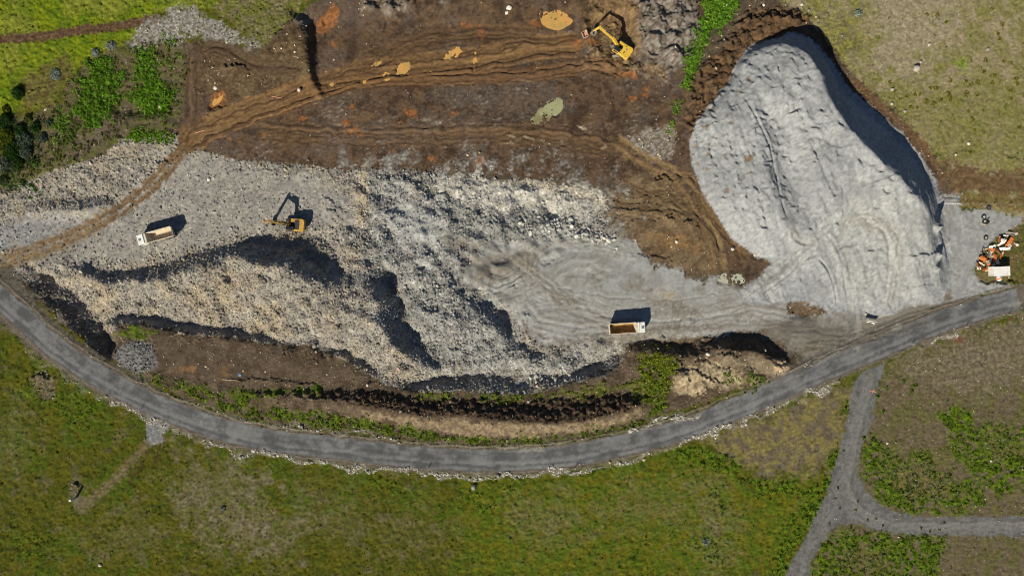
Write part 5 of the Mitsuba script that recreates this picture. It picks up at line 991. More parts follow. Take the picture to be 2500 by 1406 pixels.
# ------------------------------------------------------------------ shape helpers (x forward, y left, z up)
def hull(points): return m3.Manifold.hull_points(np.asarray(points, float))
def tm(m):
    if hasattr(m, "to_mesh"):
        q = m.to_mesh(); return trimesh.Trimesh(np.asarray(q.vert_properties)[:, :3], np.asarray(q.tri_verts), process=False)
    return m
def cbox(x0, x1, y0, y1, z0, z1, c=0.04):
    """A box with chamfered edges."""
    p = []
    for x, sx in ((x0, 1), (x1, -1)):
        for y, sy in ((y0, 1), (y1, -1)):
            for z, sz in ((z0, 1), (z1, -1)):
                p += [(x + sx * c, y + sy * c, z), (x + sx * c, y, z + sz * c), (x, y + sy * c, z + sz * c)]
    return tm(hull(p))
def tube(p, q, r, n=12, r2=None):
    p, q = np.asarray(p, float), np.asarray(q, float)
    if r2 is None: return trimesh.creation.cylinder(r, segment=[p, q], sections=n)
    d = (q - p) / np.linalg.norm(q - p); a = np.cross(d, [0, 0, 1.0]); a = np.array([1.0, 0, 0]) if np.linalg.norm(a) < 1e-3 else a / np.linalg.norm(a); b = np.cross(d, a)
    t = np.linspace(0, 2 * np.pi, n, endpoint=False)
    ring = np.cos(t)[:, None] * a + np.sin(t)[:, None] * b
    return tm(hull(np.vstack([p + ring * r, q + ring * r2])))
def slab(poly, y0, y1):
    """A side outline (x, z) given thickness across y."""
    from shapely.geometry import Polygon
    m = trimesh.creation.extrude_polygon(Polygon(poly), y1 - y0, engine="earcut")
    v = m.vertices.copy(); m.vertices = np.stack([v[:, 0], y0 + v[:, 2], v[:, 1]], 1); m.invert()
    return m
def plan(poly, z0, z1):
    from shapely.geometry import Polygon
    m = trimesh.creation.extrude_polygon(Polygon(poly), z1 - z0, engine="earcut"); m.apply_translation([0, 0, z0]); return m
def cat(*m): return trimesh.util.concatenate([tm(x) for x in m])
class Thing:
    """The pieces of one thing, set on the ground at a place and turned by an angle (degrees)."""
    def __init__(self, name, x, y, z, ang, label, category, group=None, tilt=(0, 0)):
        self.key = numbered(name)
        self.m = trimesh.transformations.translation_matrix([x, y, z]) @ trimesh.transformations.rotation_matrix(math.radians(ang), [0, 0, 1])
        if tilt[0] or tilt[1]: self.m = self.m @ trimesh.transformations.euler_matrix(tilt[0], tilt[1], 0)
        tag(self.key, label, category, group)
        self.n = {}
    def part(self, name, mesh, mat, parent=None, smooth=30, label=None):
        base = (parent or self.key) + "__" + name
        i = self.n.get(base, -1) + 1; self.n[base] = i
        k = base if i == 0 else "%s_%03d" % (base, i)
        mesh = tm(mesh).copy(); mesh.apply_transform(self.m)
        scene[k] = mikit.ply(mesh, mat, smooth=smooth)
        if label: labels[k] = {"label": label}
        return k
    def whole(self, mesh, mat, smooth=30, color=None):
        mesh = tm(mesh).copy(); mesh.apply_transform(self.m)
        scene[self.key] = mikit.ply(mesh, mat, smooth=True if color is not None and smooth else smooth, color=color)

# ------------------------------------------------------------------ puddles
for (kind, px, py, rx, ry, an), lev in zip(PUDDLES, PLEVEL):
    x, y = at(px, py, lev)
    g = np.random.default_rng(int(px + py))
    t = np.linspace(0, 2 * np.pi, 40, endpoint=False)
    w = 1.12 + 0.10 * np.sin(2 * t + g.uniform(0, 6)) + 0.08 * np.sin(3 * t + g.uniform(0, 6)) + 0.05 * np.sin(5 * t + g.uniform(0, 6))
    c, s = math.cos(an), -math.sin(an)
    p = np.stack([x + 0.1 * w * (rx * np.cos(t) * c - ry * np.sin(t) * s), y + 0.1 * w * (rx * np.cos(t) * s + ry * np.sin(t) * c)], 1)
    key = numbered("puddle")
    scene[key] = mikit.ply(plan(p, lev - 0.05, lev), {"orange": "orange_water", "milky": "milky_water" if px < 1500 else "grey_water"}[kind], smooth=False)
    tag(key, {1355: "large ochre puddle left of the digging excavator", 1338: "cloudy green pool in the brown mud", 1790: "pale milky puddle at the foot of the ramp"}.get(px, "small ochre puddle in the wheel tracks of the pit"), kind="structure")

# ------------------------------------------------------------------ tipper trucks
def ground_under(x, y): return float(np.median(height(x + np.array([0, 1, -1, 0, 0]), y + np.array([0, 0, 0, 1, -1]))))
def truck(px, py, zmid, ang, inner, label, heading):
    x, y = at(px, py, zmid)
    t = Thing("tipper_truck", x, y, ground_under(x, y) + 0.02, ang, label, "truck")
    t.part("chassis", cat(cbox(-4.1, 3.6, -0.42, 0.42, 0.62, 0.95), cbox(-4.15, -3.9, -1.1, 1.1, 0.55, 0.75), cbox(2.4, 4.15, -1.15, 1.15, 0.42, 0.8)), "dark_frame")
    # cab with a raked front
    prof = [(2.45, 0.78), (4.32, 0.78), (4.36, 1.5), (4.22, 2.75), (4.02, 3.02), (2.5, 3.08), (2.45, 3.0)]
    p = []
    for q, z in prof: p += [(q, 1.18, z), (q, -1.18, z)]
    for q, z in [(2.5, 0.9), (4.2, 0.9), (4.24, 1.5), (4.12, 2.7), (3.95, 2.94), (2.6, 3.0)]: p += [(q, 1.25, z), (q, -1.25, z)]
    cab = t.part("cab", hull(p), "white_paint", smooth=25)
    t.part("windscreen", hull([(4.375, s * 1.02, 1.62) for s in (-1, 1)] + [(4.25, s * 1.0, 2.66) for s in (-1, 1)] + [(4.30, s * 1.02, 1.62) for s in (-1, 1)] + [(4.15, s * 1.0, 2.66) for s in (-1, 1)]), "dark_glass", cab)
    for s in (1, -1):
        t.part("side_window", hull([(3.0, s * 1.24, 1.7), (4.05, s * 1.24, 1.7), (3.95, s * 1.22, 2.5), (3.05, s * 1.22, 2.5), (3.0, s * 1.262, 1.7), (4.05, s * 1.262, 1.7), (3.95, s * 1.258, 2.5), (3.05, s * 1.258, 2.5)]), "dark_glass", cab)
        t.part("mirror", cat(cbox(4.02, 4.2, s * 1.42 - 0.09, s * 1.42 + 0.09, 1.9, 2.5, 0.03), tube((4.05, s * 1.2, 2.55), (4.1, s * 1.42, 2.5), 0.03, 6)), "dark_frame", cab)
        t.part("headlight", cbox(4.28, 4.38, s * 0.95 - 0.18, s * 0.95 + 0.18, 0.88, 1.1, 0.02), "lamp_glass", cab)
    t.part("roof_hatch", cbox(3.22, 3.82, -0.32, 0.32, 3.02, 3.12, 0.03), "grey_steel", cab)
    t.part("air_deflector", cat(cbox(2.52, 2.72, -1.1, 1.1, 3.02, 3.2, 0.06), cbox(2.3, 2.42, -1.05, 1.05, 0.9, 2.9)), "white_paint", cab)
    t.part("air_filter", tube((2.2, 0.75, 0.9), (2.2, 0.75, 2.5), 0.2), "dark_frame")
    t.part("exhaust_stack", tube((2.2, -0.8, 0.9), (2.2, -0.8, 2.8), 0.12), "grey_steel")
    # open body: floor, flared side walls, headboard with lip
    b = cat(cbox(-4.1, 2.0, -1.0, 1.0, 1.12, 1.26, 0.02))
    t.part("body_floor", b, inner)
    for s in (1, -1):
        w = hull([(-4.1, s * 0.98, 1.15), (2.0, s * 0.98, 1.15), (-4.1, s * 1.06, 1.15), (2.0, s * 1.06, 1.15), (-4.25, s * 1.17, 2.75), (2.0, s * 1.17, 2.75), (-4.25, s * 1.25, 2.75), (2.0, s * 1.25, 2.75)])
        wall = t.part("body_wall", w, "cream_paint")
        t.part("lining", hull([(-4.05, s * 0.93, 1.27), (1.9, s * 0.93, 1.27), (-4.05, s * 0.97, 1.27), (1.9, s * 0.97, 1.27), (-4.15, s * 1.12, 2.7), (1.9, s * 1.12, 2.7), (-4.15, s * 1.16, 2.7), (1.9, s * 1.16, 2.7)]), inner, wall)
        t.part("top_rail", cbox(-4.3, 2.1, s * 1.22 - 0.09, s * 1.22 + 0.09, 2.72, 2.86, 0.03), "cream_paint", wall)
        for k in range(5): t.part("rib", hull([(-3.5 + k * 1.25, s * 1.05, 1.2), (-3.38 + k * 1.25, s * 1.05, 1.2), (-3.5 + k * 1.25, s * 1.13, 1.2), (-3.38 + k * 1.25, s * 1.13, 1.2), (-3.5 + k * 1.25, s * 1.3, 2.7), (-3.38 + k * 1.25, s * 1.3, 2.7)]), "cream_paint", wall)
    t.part("headboard", cat(hull([(1.55, s * 1.02, 1.2) for s in (1, -1)] + [(1.65, s * 1.02, 1.2) for s in (1, -1)] + [(2.02, s * 1.2, 2.95) for s in (1, -1)] + [(2.12, s * 1.2, 2.95) for s in (1, -1)]), cbox(1.9, 2.42, -1.2, 1.2, 2.92, 3.04, 0.03)), "cream_paint")
    t.part("tailgate", cat(hull([(-4.12, s * 1.02, 1.15) for s in (1, -1)] + [(-4.24, s * 1.02, 1.15) for s in (1, -1)] + [(-4.3, s * 1.2, 2.7) for s in (1, -1)] + [(-4.42, s * 1.2, 2.7) for s in (1, -1)]), cbox(-4.62, -4.28, -1.22, 1.22, 2.6, 2.78, 0.05)), "grey_steel" if heading else "cream_paint")
    for s in (1, -1):
        for k, q in enumerate((3.35, 1.5, -1.9, -3.2)):
            tyre = t.part("wheel", tube((q, s * 0.82, 0.52), (q, s * 1.2, 0.52), 0.52, 20), "black_rubber")
            t.part("rim", tube((q, s * 1.19, 0.52), (q, s * 1.22, 0.52), 0.28, 16), "grey_steel", tyre)
        t.part("tail_light", cbox(-4.2, -4.12, s * 0.9 - 0.14, s * 0.9 + 0.14, 0.78, 0.9, 0.01), "tail_red")
        t.part("mudguard", cbox(2.85, 3.85, s * 1.02 - 0.2, s * 1.02 + 0.2, 1.06, 1.14, 0.03), "dark_frame")
    t.part("fuel_tank", cbox(-0.2, 0.9, 0.65, 1.15, 0.45, 1.0, 0.1), "grey_steel")
    t.part("tool_box", cbox(-0.6, 0.9, -1.15, -0.65, 0.45, 1.0, 0.05), "dark_frame")
    return t
truck(383.5, 577, -0.4, 195.4, "tan_dirt", "white tipper truck with empty cream body on the left gravel floor", True)
truck(1531, 800, 1.0, 3.8, "ochre_dirt", "white tipper truck with ochre-stained body beside the lower bank", False)

# ------------------------------------------------------------------ excavators
def bucket_mesh(w=1.3):
    outer = [(0.05, 0.55), (0.35, 0.6), (0.62, 0.3), (0.66, -0.1), (0.45, -0.5), (0.0, -0.72), (-0.55, -0.66), (-0.62, -0.6), (-0.05, -0.62), (0.38, -0.42), (0.55, -0.08), (0.5, 0.24), (0.3, 0.48), (0.05, 0.44)]
    side = [(0.05, 0.52), (0.35, 0.56), (0.6, 0.28), (0.63, -0.1), (0.42, -0.48), (0.0, -0.69), (-0.58, -0.62), (-0.1, 0.2)]
    m = [slab(outer, -w / 2, w / 2), slab(side, -w / 2, -w / 2 + 0.05), slab(side, w / 2 - 0.05, w / 2)]
    return cat(*m)
def teeth(w=1.3, n=5): return [hull([(-0.55, -w / 2 + 0.06 + k * (w - 0.26) / (n - 1) + dy, -0.66 + dz) for dy in (0, 0.14) for dz in (0, 0.08)] + [(-0.85, -w / 2 + 0.1 + k * (w - 0.26) / (n - 1) + dy, -0.62) for dy in (0, 0.06)]) for k in range(n)]
def excavator(px, py, z, house_ang, track_ang, paint_key, joints, label, bmat, track_mat, cab_all_dark, z0):
    x, y = at(px, py, z)
    t = Thing("excavator", x, y, z0, house_ang, label, "excavator")
    up = t.m
    t.m = trimesh.transformations.translation_matrix([x, y, z0]) @ trimesh.transformations.rotation_matrix(math.radians(track_ang), [0, 0, 1])
    for s in (1, -1):
        yo = s * 1.27
        prof = [(-1.85, 0.12), (1.85, 0.12), (2.2, 0.45), (2.2, 0.6), (1.95, 0.9), (-1.95, 0.9), (-2.2, 0.6), (-2.2, 0.45)]
        tr = t.part("track", slab(prof, yo - 0.3, yo + 0.3), track_mat)
        shoe = []
        for k in range(15): shoe.append(cbox(-1.96 + k * 0.28 - 0.1, -1.96 + k * 0.28 + 0.1, yo - 0.32, yo + 0.32, 0.89, 0.94, 0.015))
        for sh in shoe[:15]: t.part("track_shoe", sh, track_mat, tr, False)
        t.part("sprocket", tube((-1.9, yo - 0.33, 0.5), (-1.9, yo + 0.33, 0.5), 0.3, 14), "dark_frame", tr)
    t.part("undercarriage", cat(cbox(-1.0, 1.0, -1.0, 1.0, 0.45, 0.95, 0.1), tube((0, 0, 0.9), (0, 0, 1.12), 0.75, 24)), "dark_frame")
    t.m = up
    rear = [(-2.75, -0.8), (-2.62, -1.3), (-2.3, -1.5), (1.2, -1.5), (1.2, 1.5), (-2.3, 1.5), (-2.62, 1.3), (-2.75, 0.8)]
    t.part("deck", plan(rear, 1.12, 1.34), "dark_frame")
    cw = [(-2.8, -0.85), (-2.66, -1.34), (-2.3, -1.55), (-1.75, -1.55), (-1.75, 1.55), (-2.3, 1.55), (-2.66, 1.34), (-2.8, 0.85)]
    t.part("counterweight", cat(plan(cw, 1.2, 2.18), plan([(p * 0.985, q * 0.96) for p, q in cw], 2.18, 2.28)), paint_key)
    hood = t.part("engine_hood", cbox(-1.74, -0.35, -1.5, 1.5, 1.34, 2.2, 0.08), paint_key)
    if cab_all_dark: t.part("vent_panel", cbox(-1.6, -0.42, -1.2, 1.15, 2.19, 2.26, 0.03), "dark_frame", hood, label="dark vent panel across the engine hood")
    else:
        t.part("grille", cbox(-1.3, -1.05, 0.2, 0.8, 2.19, 2.23, 0.02), "dark_frame", hood)
        t.part("grille", cbox(-1.5, -1.2, -0.7, -0.2, 2.19, 2.23, 0.02), "grey_steel", hood)
    t.part("muffler", tube((-0.9, -0.9, 2.15), (-0.9, -0.9, 2.62), 0.09), "dark_frame", hood)
    t.part("side_box", cbox(-0.33, 1.2, -1.5, -0.62, 1.34, 1.95, 0.08), paint_key)
    t.part("handrail", cat(tube((0.9, -1.42, 1.9), (0.9, -1.42, 2.5), 0.03, 6), tube((0.9, -1.42, 2.5), (-0.3, -1.42, 2.5), 0.03, 6), tube((-0.3, -1.42, 1.9), (-0.3, -1.42, 2.5), 0.03, 6)), "dark_frame")
    cab = t.part("cab", hull([(q, w, zz) for q, zz in ((-0.3, 1.34), (1.5, 1.34), (1.62, 1.9), (1.35, 2.88), (-0.2, 2.95), (-0.3, 2.85)) for w in (0.56, 1.5)]), paint_key if not cab_all_dark else "amber_paint", smooth=25)
    t.part("roof_window", cbox(-0.25, 1.32, 0.6, 1.46, 2.86, 2.99, 0.03), "dark_glass", cab)
    t.part("windscreen", hull([(1.53, w, 1.5) for w in (0.64, 1.42)] + [(1.66, w, 1.92) for w in (0.64, 1.42)] + [(1.40, w, 2.84) for w in (0.64, 1.42)] + [(1.3, w, 2.84) for w in (0.64, 1.42)]), "dark_glass", cab)
    t.part("side_window", hull([(q, w, zz) for q, zz in ((0.0, 1.9), (1.4, 1.9), (1.2, 2.75), (0.0, 2.75)) for w in (1.46, 1.52)]), "dark_glass", cab)
    # boom, stick and bucket in the plane y = -0.05
    (fx, fz), (mx, mz), (ex, ez), (sx, sz) = joints
    def beam(pts, y0, y1):
        ms = []
        for (a0, h0), (a1, h1) in zip(pts[:-1], pts[1:]):
            a0, a1 = np.array(a0), np.array(a1); d = (a1 - a0) / np.linalg.norm(a1 - a0); nrm = np.array([-d[1], d[0]])
            q = [a0 + nrm * h0, a0 - nrm * h0, a1 + nrm * h1, a1 - nrm * h1]
            ms.append(hull([(v[0], w, v[1]) for v in q for w in (y0, y1)]))
        o = ms[0]
        for k in ms[1:]: o = o + k
        return o
    t.part("boom", beam([((fx, fz), 0.22), (((fx + mx) / 2, (fz + mz) / 2 + 0.1), 0.36), ((mx, mz), 0.42), ((ex, ez), 0.2)], -0.33, 0.23), paint_key)
    dx, dz = ex - sx, ez - sz; L = math.hypot(dx, dz); ux, uz = dx / L, dz / L
    t.part("stick", beam([((ex + ux * 0.75, ez + uz * 0.75), 0.13), ((ex, ez), 0.3), ((sx, sz), 0.13)], -0.24, 0.14), paint_key)
    for s in (-0.46, 0.36):
        cy = t.part("boom_cylinder", tube((1.25, s, 1.45), (0.45 * 1.25 + 0.55 * mx, s, 0.45 * 1.45 + 0.55 * (mz - 0.2)), 0.11), "dark_frame")
        t.part("rod", tube((0.45 * 1.25 + 0.55 * mx, s, 0.45 * 1.45 + 0.55 * (mz - 0.2)), (mx, s, mz - 0.1), 0.06), "chrome_rod", cy)
    top = np.array([ex + ux * 0.65, ez + uz * 0.65]); base = np.array([mx - 0.2, mz + 0.62]); mid = base * 0.45 + top * 0.55
    cy = t.part("stick_cylinder", tube((base[0], -0.05, base[1]), (mid[0], -0.05, mid[1]), 0.12), "dark_frame")
    t.part("rod", tube((mid[0], -0.05, mid[1]), (top[0], -0.05, top[1]), 0.065), "chrome_rod", cy)
    nx_, nz_ = (uz, -ux) if uz > 0 else (-uz, ux)
    b0, b1 = np.array([ex + 0.25 * nx_ - ux * 0.5, ez - uz * 0.5 + 0.25 * nz_]), np.array([sx + 0.42 * nx_ + ux * 0.5, sz + uz * 0.5 + 0.42 * nz_])
    t.part("bucket_cylinder", tube((b0[0], -0.05, b0[1]), (b1[0], -0.05, b1[1]), 0.09), "dark_frame")
    t.part("hose", tube((mx, 0.25, mz + 0.4), (ex, 0.2, ez + 0.2), 0.035, 6), "black_rubber")
    bm = bucket_mesh(1.35); bm.apply_translation([sx - 0.15, -0.05, sz - 0.62])
    bk = t.part("bucket", bm, bmat)
    for tt in teeth(1.35):
        tt = tm(tt); tt.apply_translation([sx - 0.15, -0.05, sz - 0.62]); t.part("tooth", tt, bmat, bk, False)
excavator(717, 549, -0.6, 175, 181, "amber_paint", ((0.75, 1.75), (2.9, 4.9), (5.7, 5.75), (5.55, 1.45)), "amber excavator with folded boom on the left gravel floor", "bucket_steel", "dark_track", True, -2.0)
zx = float(height(*at(1517, 119, -0.3)))
excavator(1516, 119, 0.2, 146, 190, "yellow_paint", ((0.75, 1.75), (3.2, 4.4), (6.9, 5.2), (8.0, 1.5)), "bright yellow excavator digging at the top of the mud pit", "bucket_steel", "track_steel", False, zx + 0.02)
x, y = at(1427, 86, -1.0)
t = Thing("excavator_bucket", x, y, float(height(x, y)) + 0.62, 200, "loose pinkish rusty bucket lying left of the yellow excavator", "bucket", tilt=(0, 1.5))
t.part("shell", bucket_mesh(1.6), "pink_rust")
for tt in teeth(1.6): t.part("tooth", tt, "pink_rust", None, False)

# ------------------------------------------------------------------ tyres, container, scrap
def tyre(px, py, z, flat, ang, rim, label):
    x, y = at(px, py, z)
    prof = [(0.26, -0.14), (0.34, -0.17), (0.5, -0.16), (0.56, -0.1), (0.57, 0), (0.56, 0.1), (0.5, 0.16), (0.34, 0.17), (0.26, 0.14), (0.26, -0.14)]
    m = trimesh.creation.revolve(np.array(prof), sections=28)
    gz = float(height(x, y))
    t = Thing("tyre", x, y, gz + (0.16 if flat else 0.55), ang, label, "tyre", tilt=(0, 0) if flat else (math.pi / 2, 0))
    t.part("tread", m, "black_rubber")
    t.part("rim", cat(tube((0, 0, -0.1), (0, 0, 0.12), 0.275, 20)) if rim != "open" else trimesh.creation.revolve(np.array([(0.15, -0.08), (0.27, -0.12), (0.27, 0.12), (0.15, 0.1), (0.15, -0.08)]), sections=20), "scrap_cream" if rim == "cream" else "grey_steel" if rim == "open" else "scrap_white")
    t.part("hub", tube((0, 0, 0.11), (0, 0, 0.14), 0.09, 12), "scrap_dark")
tyre(2413, 508, 0, True, 0, "open", "tyre lying at the grass edge, uppermost of the tyres")
tyre(2401, 530, 0, True, 20, "white", "flat tyre with white rim, above the cream-rimmed tyre")
tyre(2403, 541, 0, True, 50, "cream", "flat tyre with cream rim beside the upright tyre")
tyre(2410, 543, 0.4, False, 60, "open", "upright tyre standing beside the cream-rimmed tyre")
tyre(2406, 581, 0, True, 10, "cream", "lone flat tyre at the gravel edge near the scrap heap")
def stick_thing(name, px, py, L, w, h, ang, mat, label, cat_, z=None, lift=0.0, tilt=(0, 0), group=None):
    x, y = at(px, py, z)
    t = Thing(name, x, y, float(height(x, y)) + lift, ang, label, cat_, group, tilt)
    t.whole(cbox(-L / 2, L / 2, -w / 2, w / 2, 0, h, min(w, h) * 0.15), mat, 20)
stick_thing("plank", 2399.5, 548, 1.2, 0.25, 0.06, -10, "scrap_cream", "short cream plank below the cream-rimmed tyre", "plank", lift=0.03)
x, y = at(2446.5, 662, 2.1)
t = Thing("container", x, y, float(height(x, y)) - 0.05, 2.0, "white steel container with rusty roof beside the scrap heap", "container")
shell = t.part("body", cbox(-1.9, 1.9, -1.08, 1.08, 0.12, 2.12, 0.02), "rusty_white")
t.part("roof", cbox(-1.97, 1.97, -1.15, 1.15, 2.12, 2.2, 0.03), "rusty_white")
for s in (1, -1):
    for e in (1, -1): t.part("corner_post", cbox(e * 1.92 - 0.07, e * 1.92 + 0.07, s * 1.1 - 0.07, s * 1.1 + 0.07, 0.0, 2.14, 0.01), "scrap_white")
    for k in range(9): t.part("rib", cbox(-1.7 + k * 0.42, -1.55 + k * 0.42, s * 1.1 - 0.03, s * 1.1 + 0.03, 0.2, 2.05, 0.01), "rusty_white", shell)
t.part("door", cbox(1.9, 1.95, -1.0, 1.0, 0.2, 2.05, 0.01), "scrap_white")
x, y = at(2440.3, 679.5, 0.6)
t = Thing("buoy", x, y, float(height(x, y)) + 0.55, 20, "round blue, white and orange ball below the container", "buoy")
sp = trimesh.creation.icosphere(subdivisions=3, radius=0.68); a_ = np.degrees(np.arctan2(sp.vertices[:, 1], sp.vertices[:, 0])) % 360
cl = np.where((np.abs(sp.vertices[:, 1]) < 0.2)[:, None], lin(228, 122, 60), np.where((sp.vertices[:, 0] > 0)[:, None], lin(120, 170, 226), lin(214, 222, 236))) * 0.9
t.whole(sp, "soil_matte", True, cl)

def crumpled(L, w, seed, bend=0.25):
    """A torn, bent piece of plate with real thickness."""
    g = np.random.default_rng(seed)
    nx_, ny_ = 7, 4
    u, v = np.meshgrid(np.linspace(-0.5, 0.5, nx_), np.linspace(-0.5, 0.5, ny_), indexing="ij")
    X_ = L * (u + g.uniform(-0.04, 0.04, u.shape)); Y_ = w * (v * (1 + 0.25 * g.uniform(-1, 1, (nx_, 1))) + g.uniform(-0.05, 0.05, u.shape))
    Zc = bend * w * (np.sin(u * g.uniform(2, 5) + g.uniform(0, 6)) + 0.6 * np.sin(v * 4 + g.uniform(0, 6))) + g.normal(0, 0.03, u.shape)
    top = np.stack([X_, Y_, Zc + 0.03], -1).reshape(-1, 3); bot = top - [0, 0, 0.06]
    f = []
    n = nx_ * ny_
    for a0 in range(nx_ - 1):
        for b0 in range(ny_ - 1):
            p = a0 * ny_ + b0
            f += [[p, p + ny_, p + ny_ + 1], [p, p + ny_ + 1, p + 1], [n + p, n + p + ny_ + 1, n + p + ny_], [n + p, n + p + 1, n + p + ny_ + 1]]
    rim_ = [k * ny_ for k in range(nx_)] + [(nx_ - 1) * ny_ + k for k in range(1, ny_)] + [k * ny_ + ny_ - 1 for k in range(nx_ - 2, -1, -1)] + [k for k in range(ny_ - 2, 0, -1)]
    for p, q in zip(rim_, rim_[1:] + rim_[:1]): f += [[p, n + p, n + q], [p, n + q, q]]
    m = trimesh.Trimesh(np.vstack([top, bot]), np.array(f), process=False); trimesh.repair.fix_normals(m)
    return m
SCRAP = [(890, 640, 170, 60, 62, "o", 0.9, "long orange plate on the right side of the scrap heap"), (752, 640, 140, 105, 85, "w", 0.6, "large white sheet at the top of the scrap heap"), (712, 590, 100, 40, 80, "o", 0.4, "orange strip left of the large white sheet"),
         (890, 503, 120, 62, -8, "c", 0.5, "cream sheet at the uppermost tip of the scrap heap"), (818, 520, 80, 42, -20, "w", 0.5, "small white sheet left of the cream tip sheet"), (800, 748, 165, 52, 8, "w", 0.5, "long white plate below the large white sheet"), (850, 745, 80, 22, 10, "d", 0.7, None),
         (430, 918, 125, 75, -25, "o", 0.7, "broad orange plate on the left side of the scrap heap"), (425, 988, 70, 46, 20, "o", 0.5, None), (478, 1095, 205, 50, 18, "o", 0.4, "long bent orange plate along the lower edge of the scrap heap"), (345, 1040, 62, 105, 15, "o", 0.4, "orange and white chunk at the far left of the scrap heap"), (350, 1085, 60, 50, 0, "w", 0.5, None),
         (412, 1012, 100, 20, -40, "w", 0.8, "narrow white bar across the lower left scrap"), (530, 978, 110, 52, 15, "c", 0.6, "cream plate in the middle of the scrap heap"), (683, 950, 70, 125, -14, "w", 0.8, "white bent plate right of the heap's middle"), (632, 950, 42, 110, -14, "o", 0.7, "narrow orange plate left of the white bent plate"), (690, 812, 120, 56, -30, "o", 0.6, "orange curved plate above the white bent plate"),
         (570, 882, 80, 44, 10, "c", 0.6, None), (560, 832, 60, 44, 40, "w", 0.6, None), (578, 772, 90, 52, -20, "o", 0.5, None), (550, 728, 66, 66, 10, "w", 0.4, None), (635, 705, 60, 44, -10, "w", 0.5, None), (742, 892, 85, 34, 50, "o", 0.6, None), (430, 838, 110, 90, 20, "d", 0.5, "black dented tank piece on the upper left of the heap"),
         (640, 870, 60, 70, 30, "o", 0.7, None), (610, 1030, 60, 40, 40, "c", 0.4, None), (540, 1030, 70, 40, -30, "o", 0.5, None), (480, 870, 50, 40, 10, "d", 0.3, None), (850, 690, 60, 44, 20, "c", 0.8, None), (895, 700, 64, 44, -30, "w", 0.8, None), (830, 610, 50, 50, 30, "w", 0.9, None), (600, 800, 40, 30, 60, "c", 0.5, None), (760, 830, 40, 50, 0, "c", 0.4, None), (500, 820, 50, 30, 0, "c", 0.3, None),
         (470, 760, 60, 24, 20, "c", 0.1, None), (425, 770, 40, 26, 60, "c", 0.1, None), (390, 830, 30, 24, 0, "c", 0.1, None), (710, 1000, 60, 26, 70, "o", 0.4, None), (570, 940, 40, 40, 0, "d", 0.5, None), (330, 990, 50, 30, 30, "d", 0.3, None), (660, 760, 70, 40, 10, "d", 0.4, None), (590, 1075, 40, 30, 10, "c", 0.2, None)]
MATS = {"o": ("scrap_orange", "jagged orange scrap piece amid the scrap heap"), "w": ("scrap_white", "jagged white scrap piece amid the scrap heap"), "c": ("scrap_cream", "small cream scrap piece amid the scrap heap"), "d": ("scrap_dark", "blackened scrap piece amid the scrap heap")}
for k, (u, w, L, W_, an, m, hz, lab) in enumerate(SCRAP):
    px, py = 2340 + u / 7.03, 500 + w / 7.03
    x, y = at(px, py, hz)
    g = np.random.default_rng(300 + k)
    t = Thing("scrap_piece", x, y, float(height(x, y)) + 0.1 + 0.55 * hz, an, lab or MATS[m][1], "scrap metal", None if lab else {"o": "orange scrap pieces in the heap", "w": "white scrap pieces in the heap", "c": "cream scrap pieces in the heap", "d": "blackened scrap pieces in the heap"}[m], tilt=(g.normal(0, 0.35), g.normal(0, 0.3)))
    t.whole(crumpled(L / 70.3, W_ / 70.3, 400 + k), MATS[m][0], False)
stick_thing("timber_beam", 2415, 658.5, 2.3, 0.3, 0.25, 17, "scrap_cream", "cream beam between the scrap heap and the container", "beam", lift=0.1)

# ------------------------------------------------------------------ fence, sign, posts, small things
fx0, fx1 = at(2298, 498, 0.0), at(2530, 501, 0.0)
t = Thing("wire_fence", 0, 0, 0, 0, "wire fence with wooden posts above the tyres at the right edge", "fence")
def on_fence(px): k = (px - 2298) / 232.0; return np.array([fx0[0] + (fx1[0] - fx0[0]) * k, fx0[1] + (fx1[1] - fx0[1]) * k])
for px in (2300, 2334, 2356, 2390, 2425, 2462, 2500, 2528):
    p = on_fence(px); z = float(height(*p))
    t.part("post", cat(tube((p[0], p[1], z - 0.2), (p[0] + 0.03, p[1], z + 1.25), 0.06, 8)), "weathered_wood")
for h in (0.45, 0.8, 1.15):
    seg = []
    for a0, a1 in ((2300, 2356), (2356, 2425), (2425, 2462), (2462, 2528)):
        p, q = on_fence(a0), on_fence(a1); seg.append(tube((p[0], p[1], float(height(*p)) + h), (q[0], q[1], float(height(*q)) + h), 0.012, 5))
    t.part("wire", cat(*seg), "grey_steel")
p, q = on_fence(2298), on_fence(2338)
t.part("rail", tube((p[0], p[1], float(height(*p)) + 1.2), (q[0], q[1], float(height(*q)) + 1.2), 0.07, 8), "post_white")
x, y = at(2127, 783, 0.6)
t = Thing("sign_board", x, y, float(height(x, y)), -11, "white sign board on two posts at the yard entrance", "sign")
t.part("board", cbox(-1.35, 1.35, -0.03, 0.03, 0.55, 1.35, 0.01), "post_white")
for s in (-1.0, 1.0): t.part("post", tube((s, 0.08, -0.2), (s, 0.08, 1.4), 0.045, 8), "grey_steel")
t.part("brace", tube((-0.9, 0.08, 0.1), (0.9, 0.08, 0.1), 0.035, 8), "grey_steel")
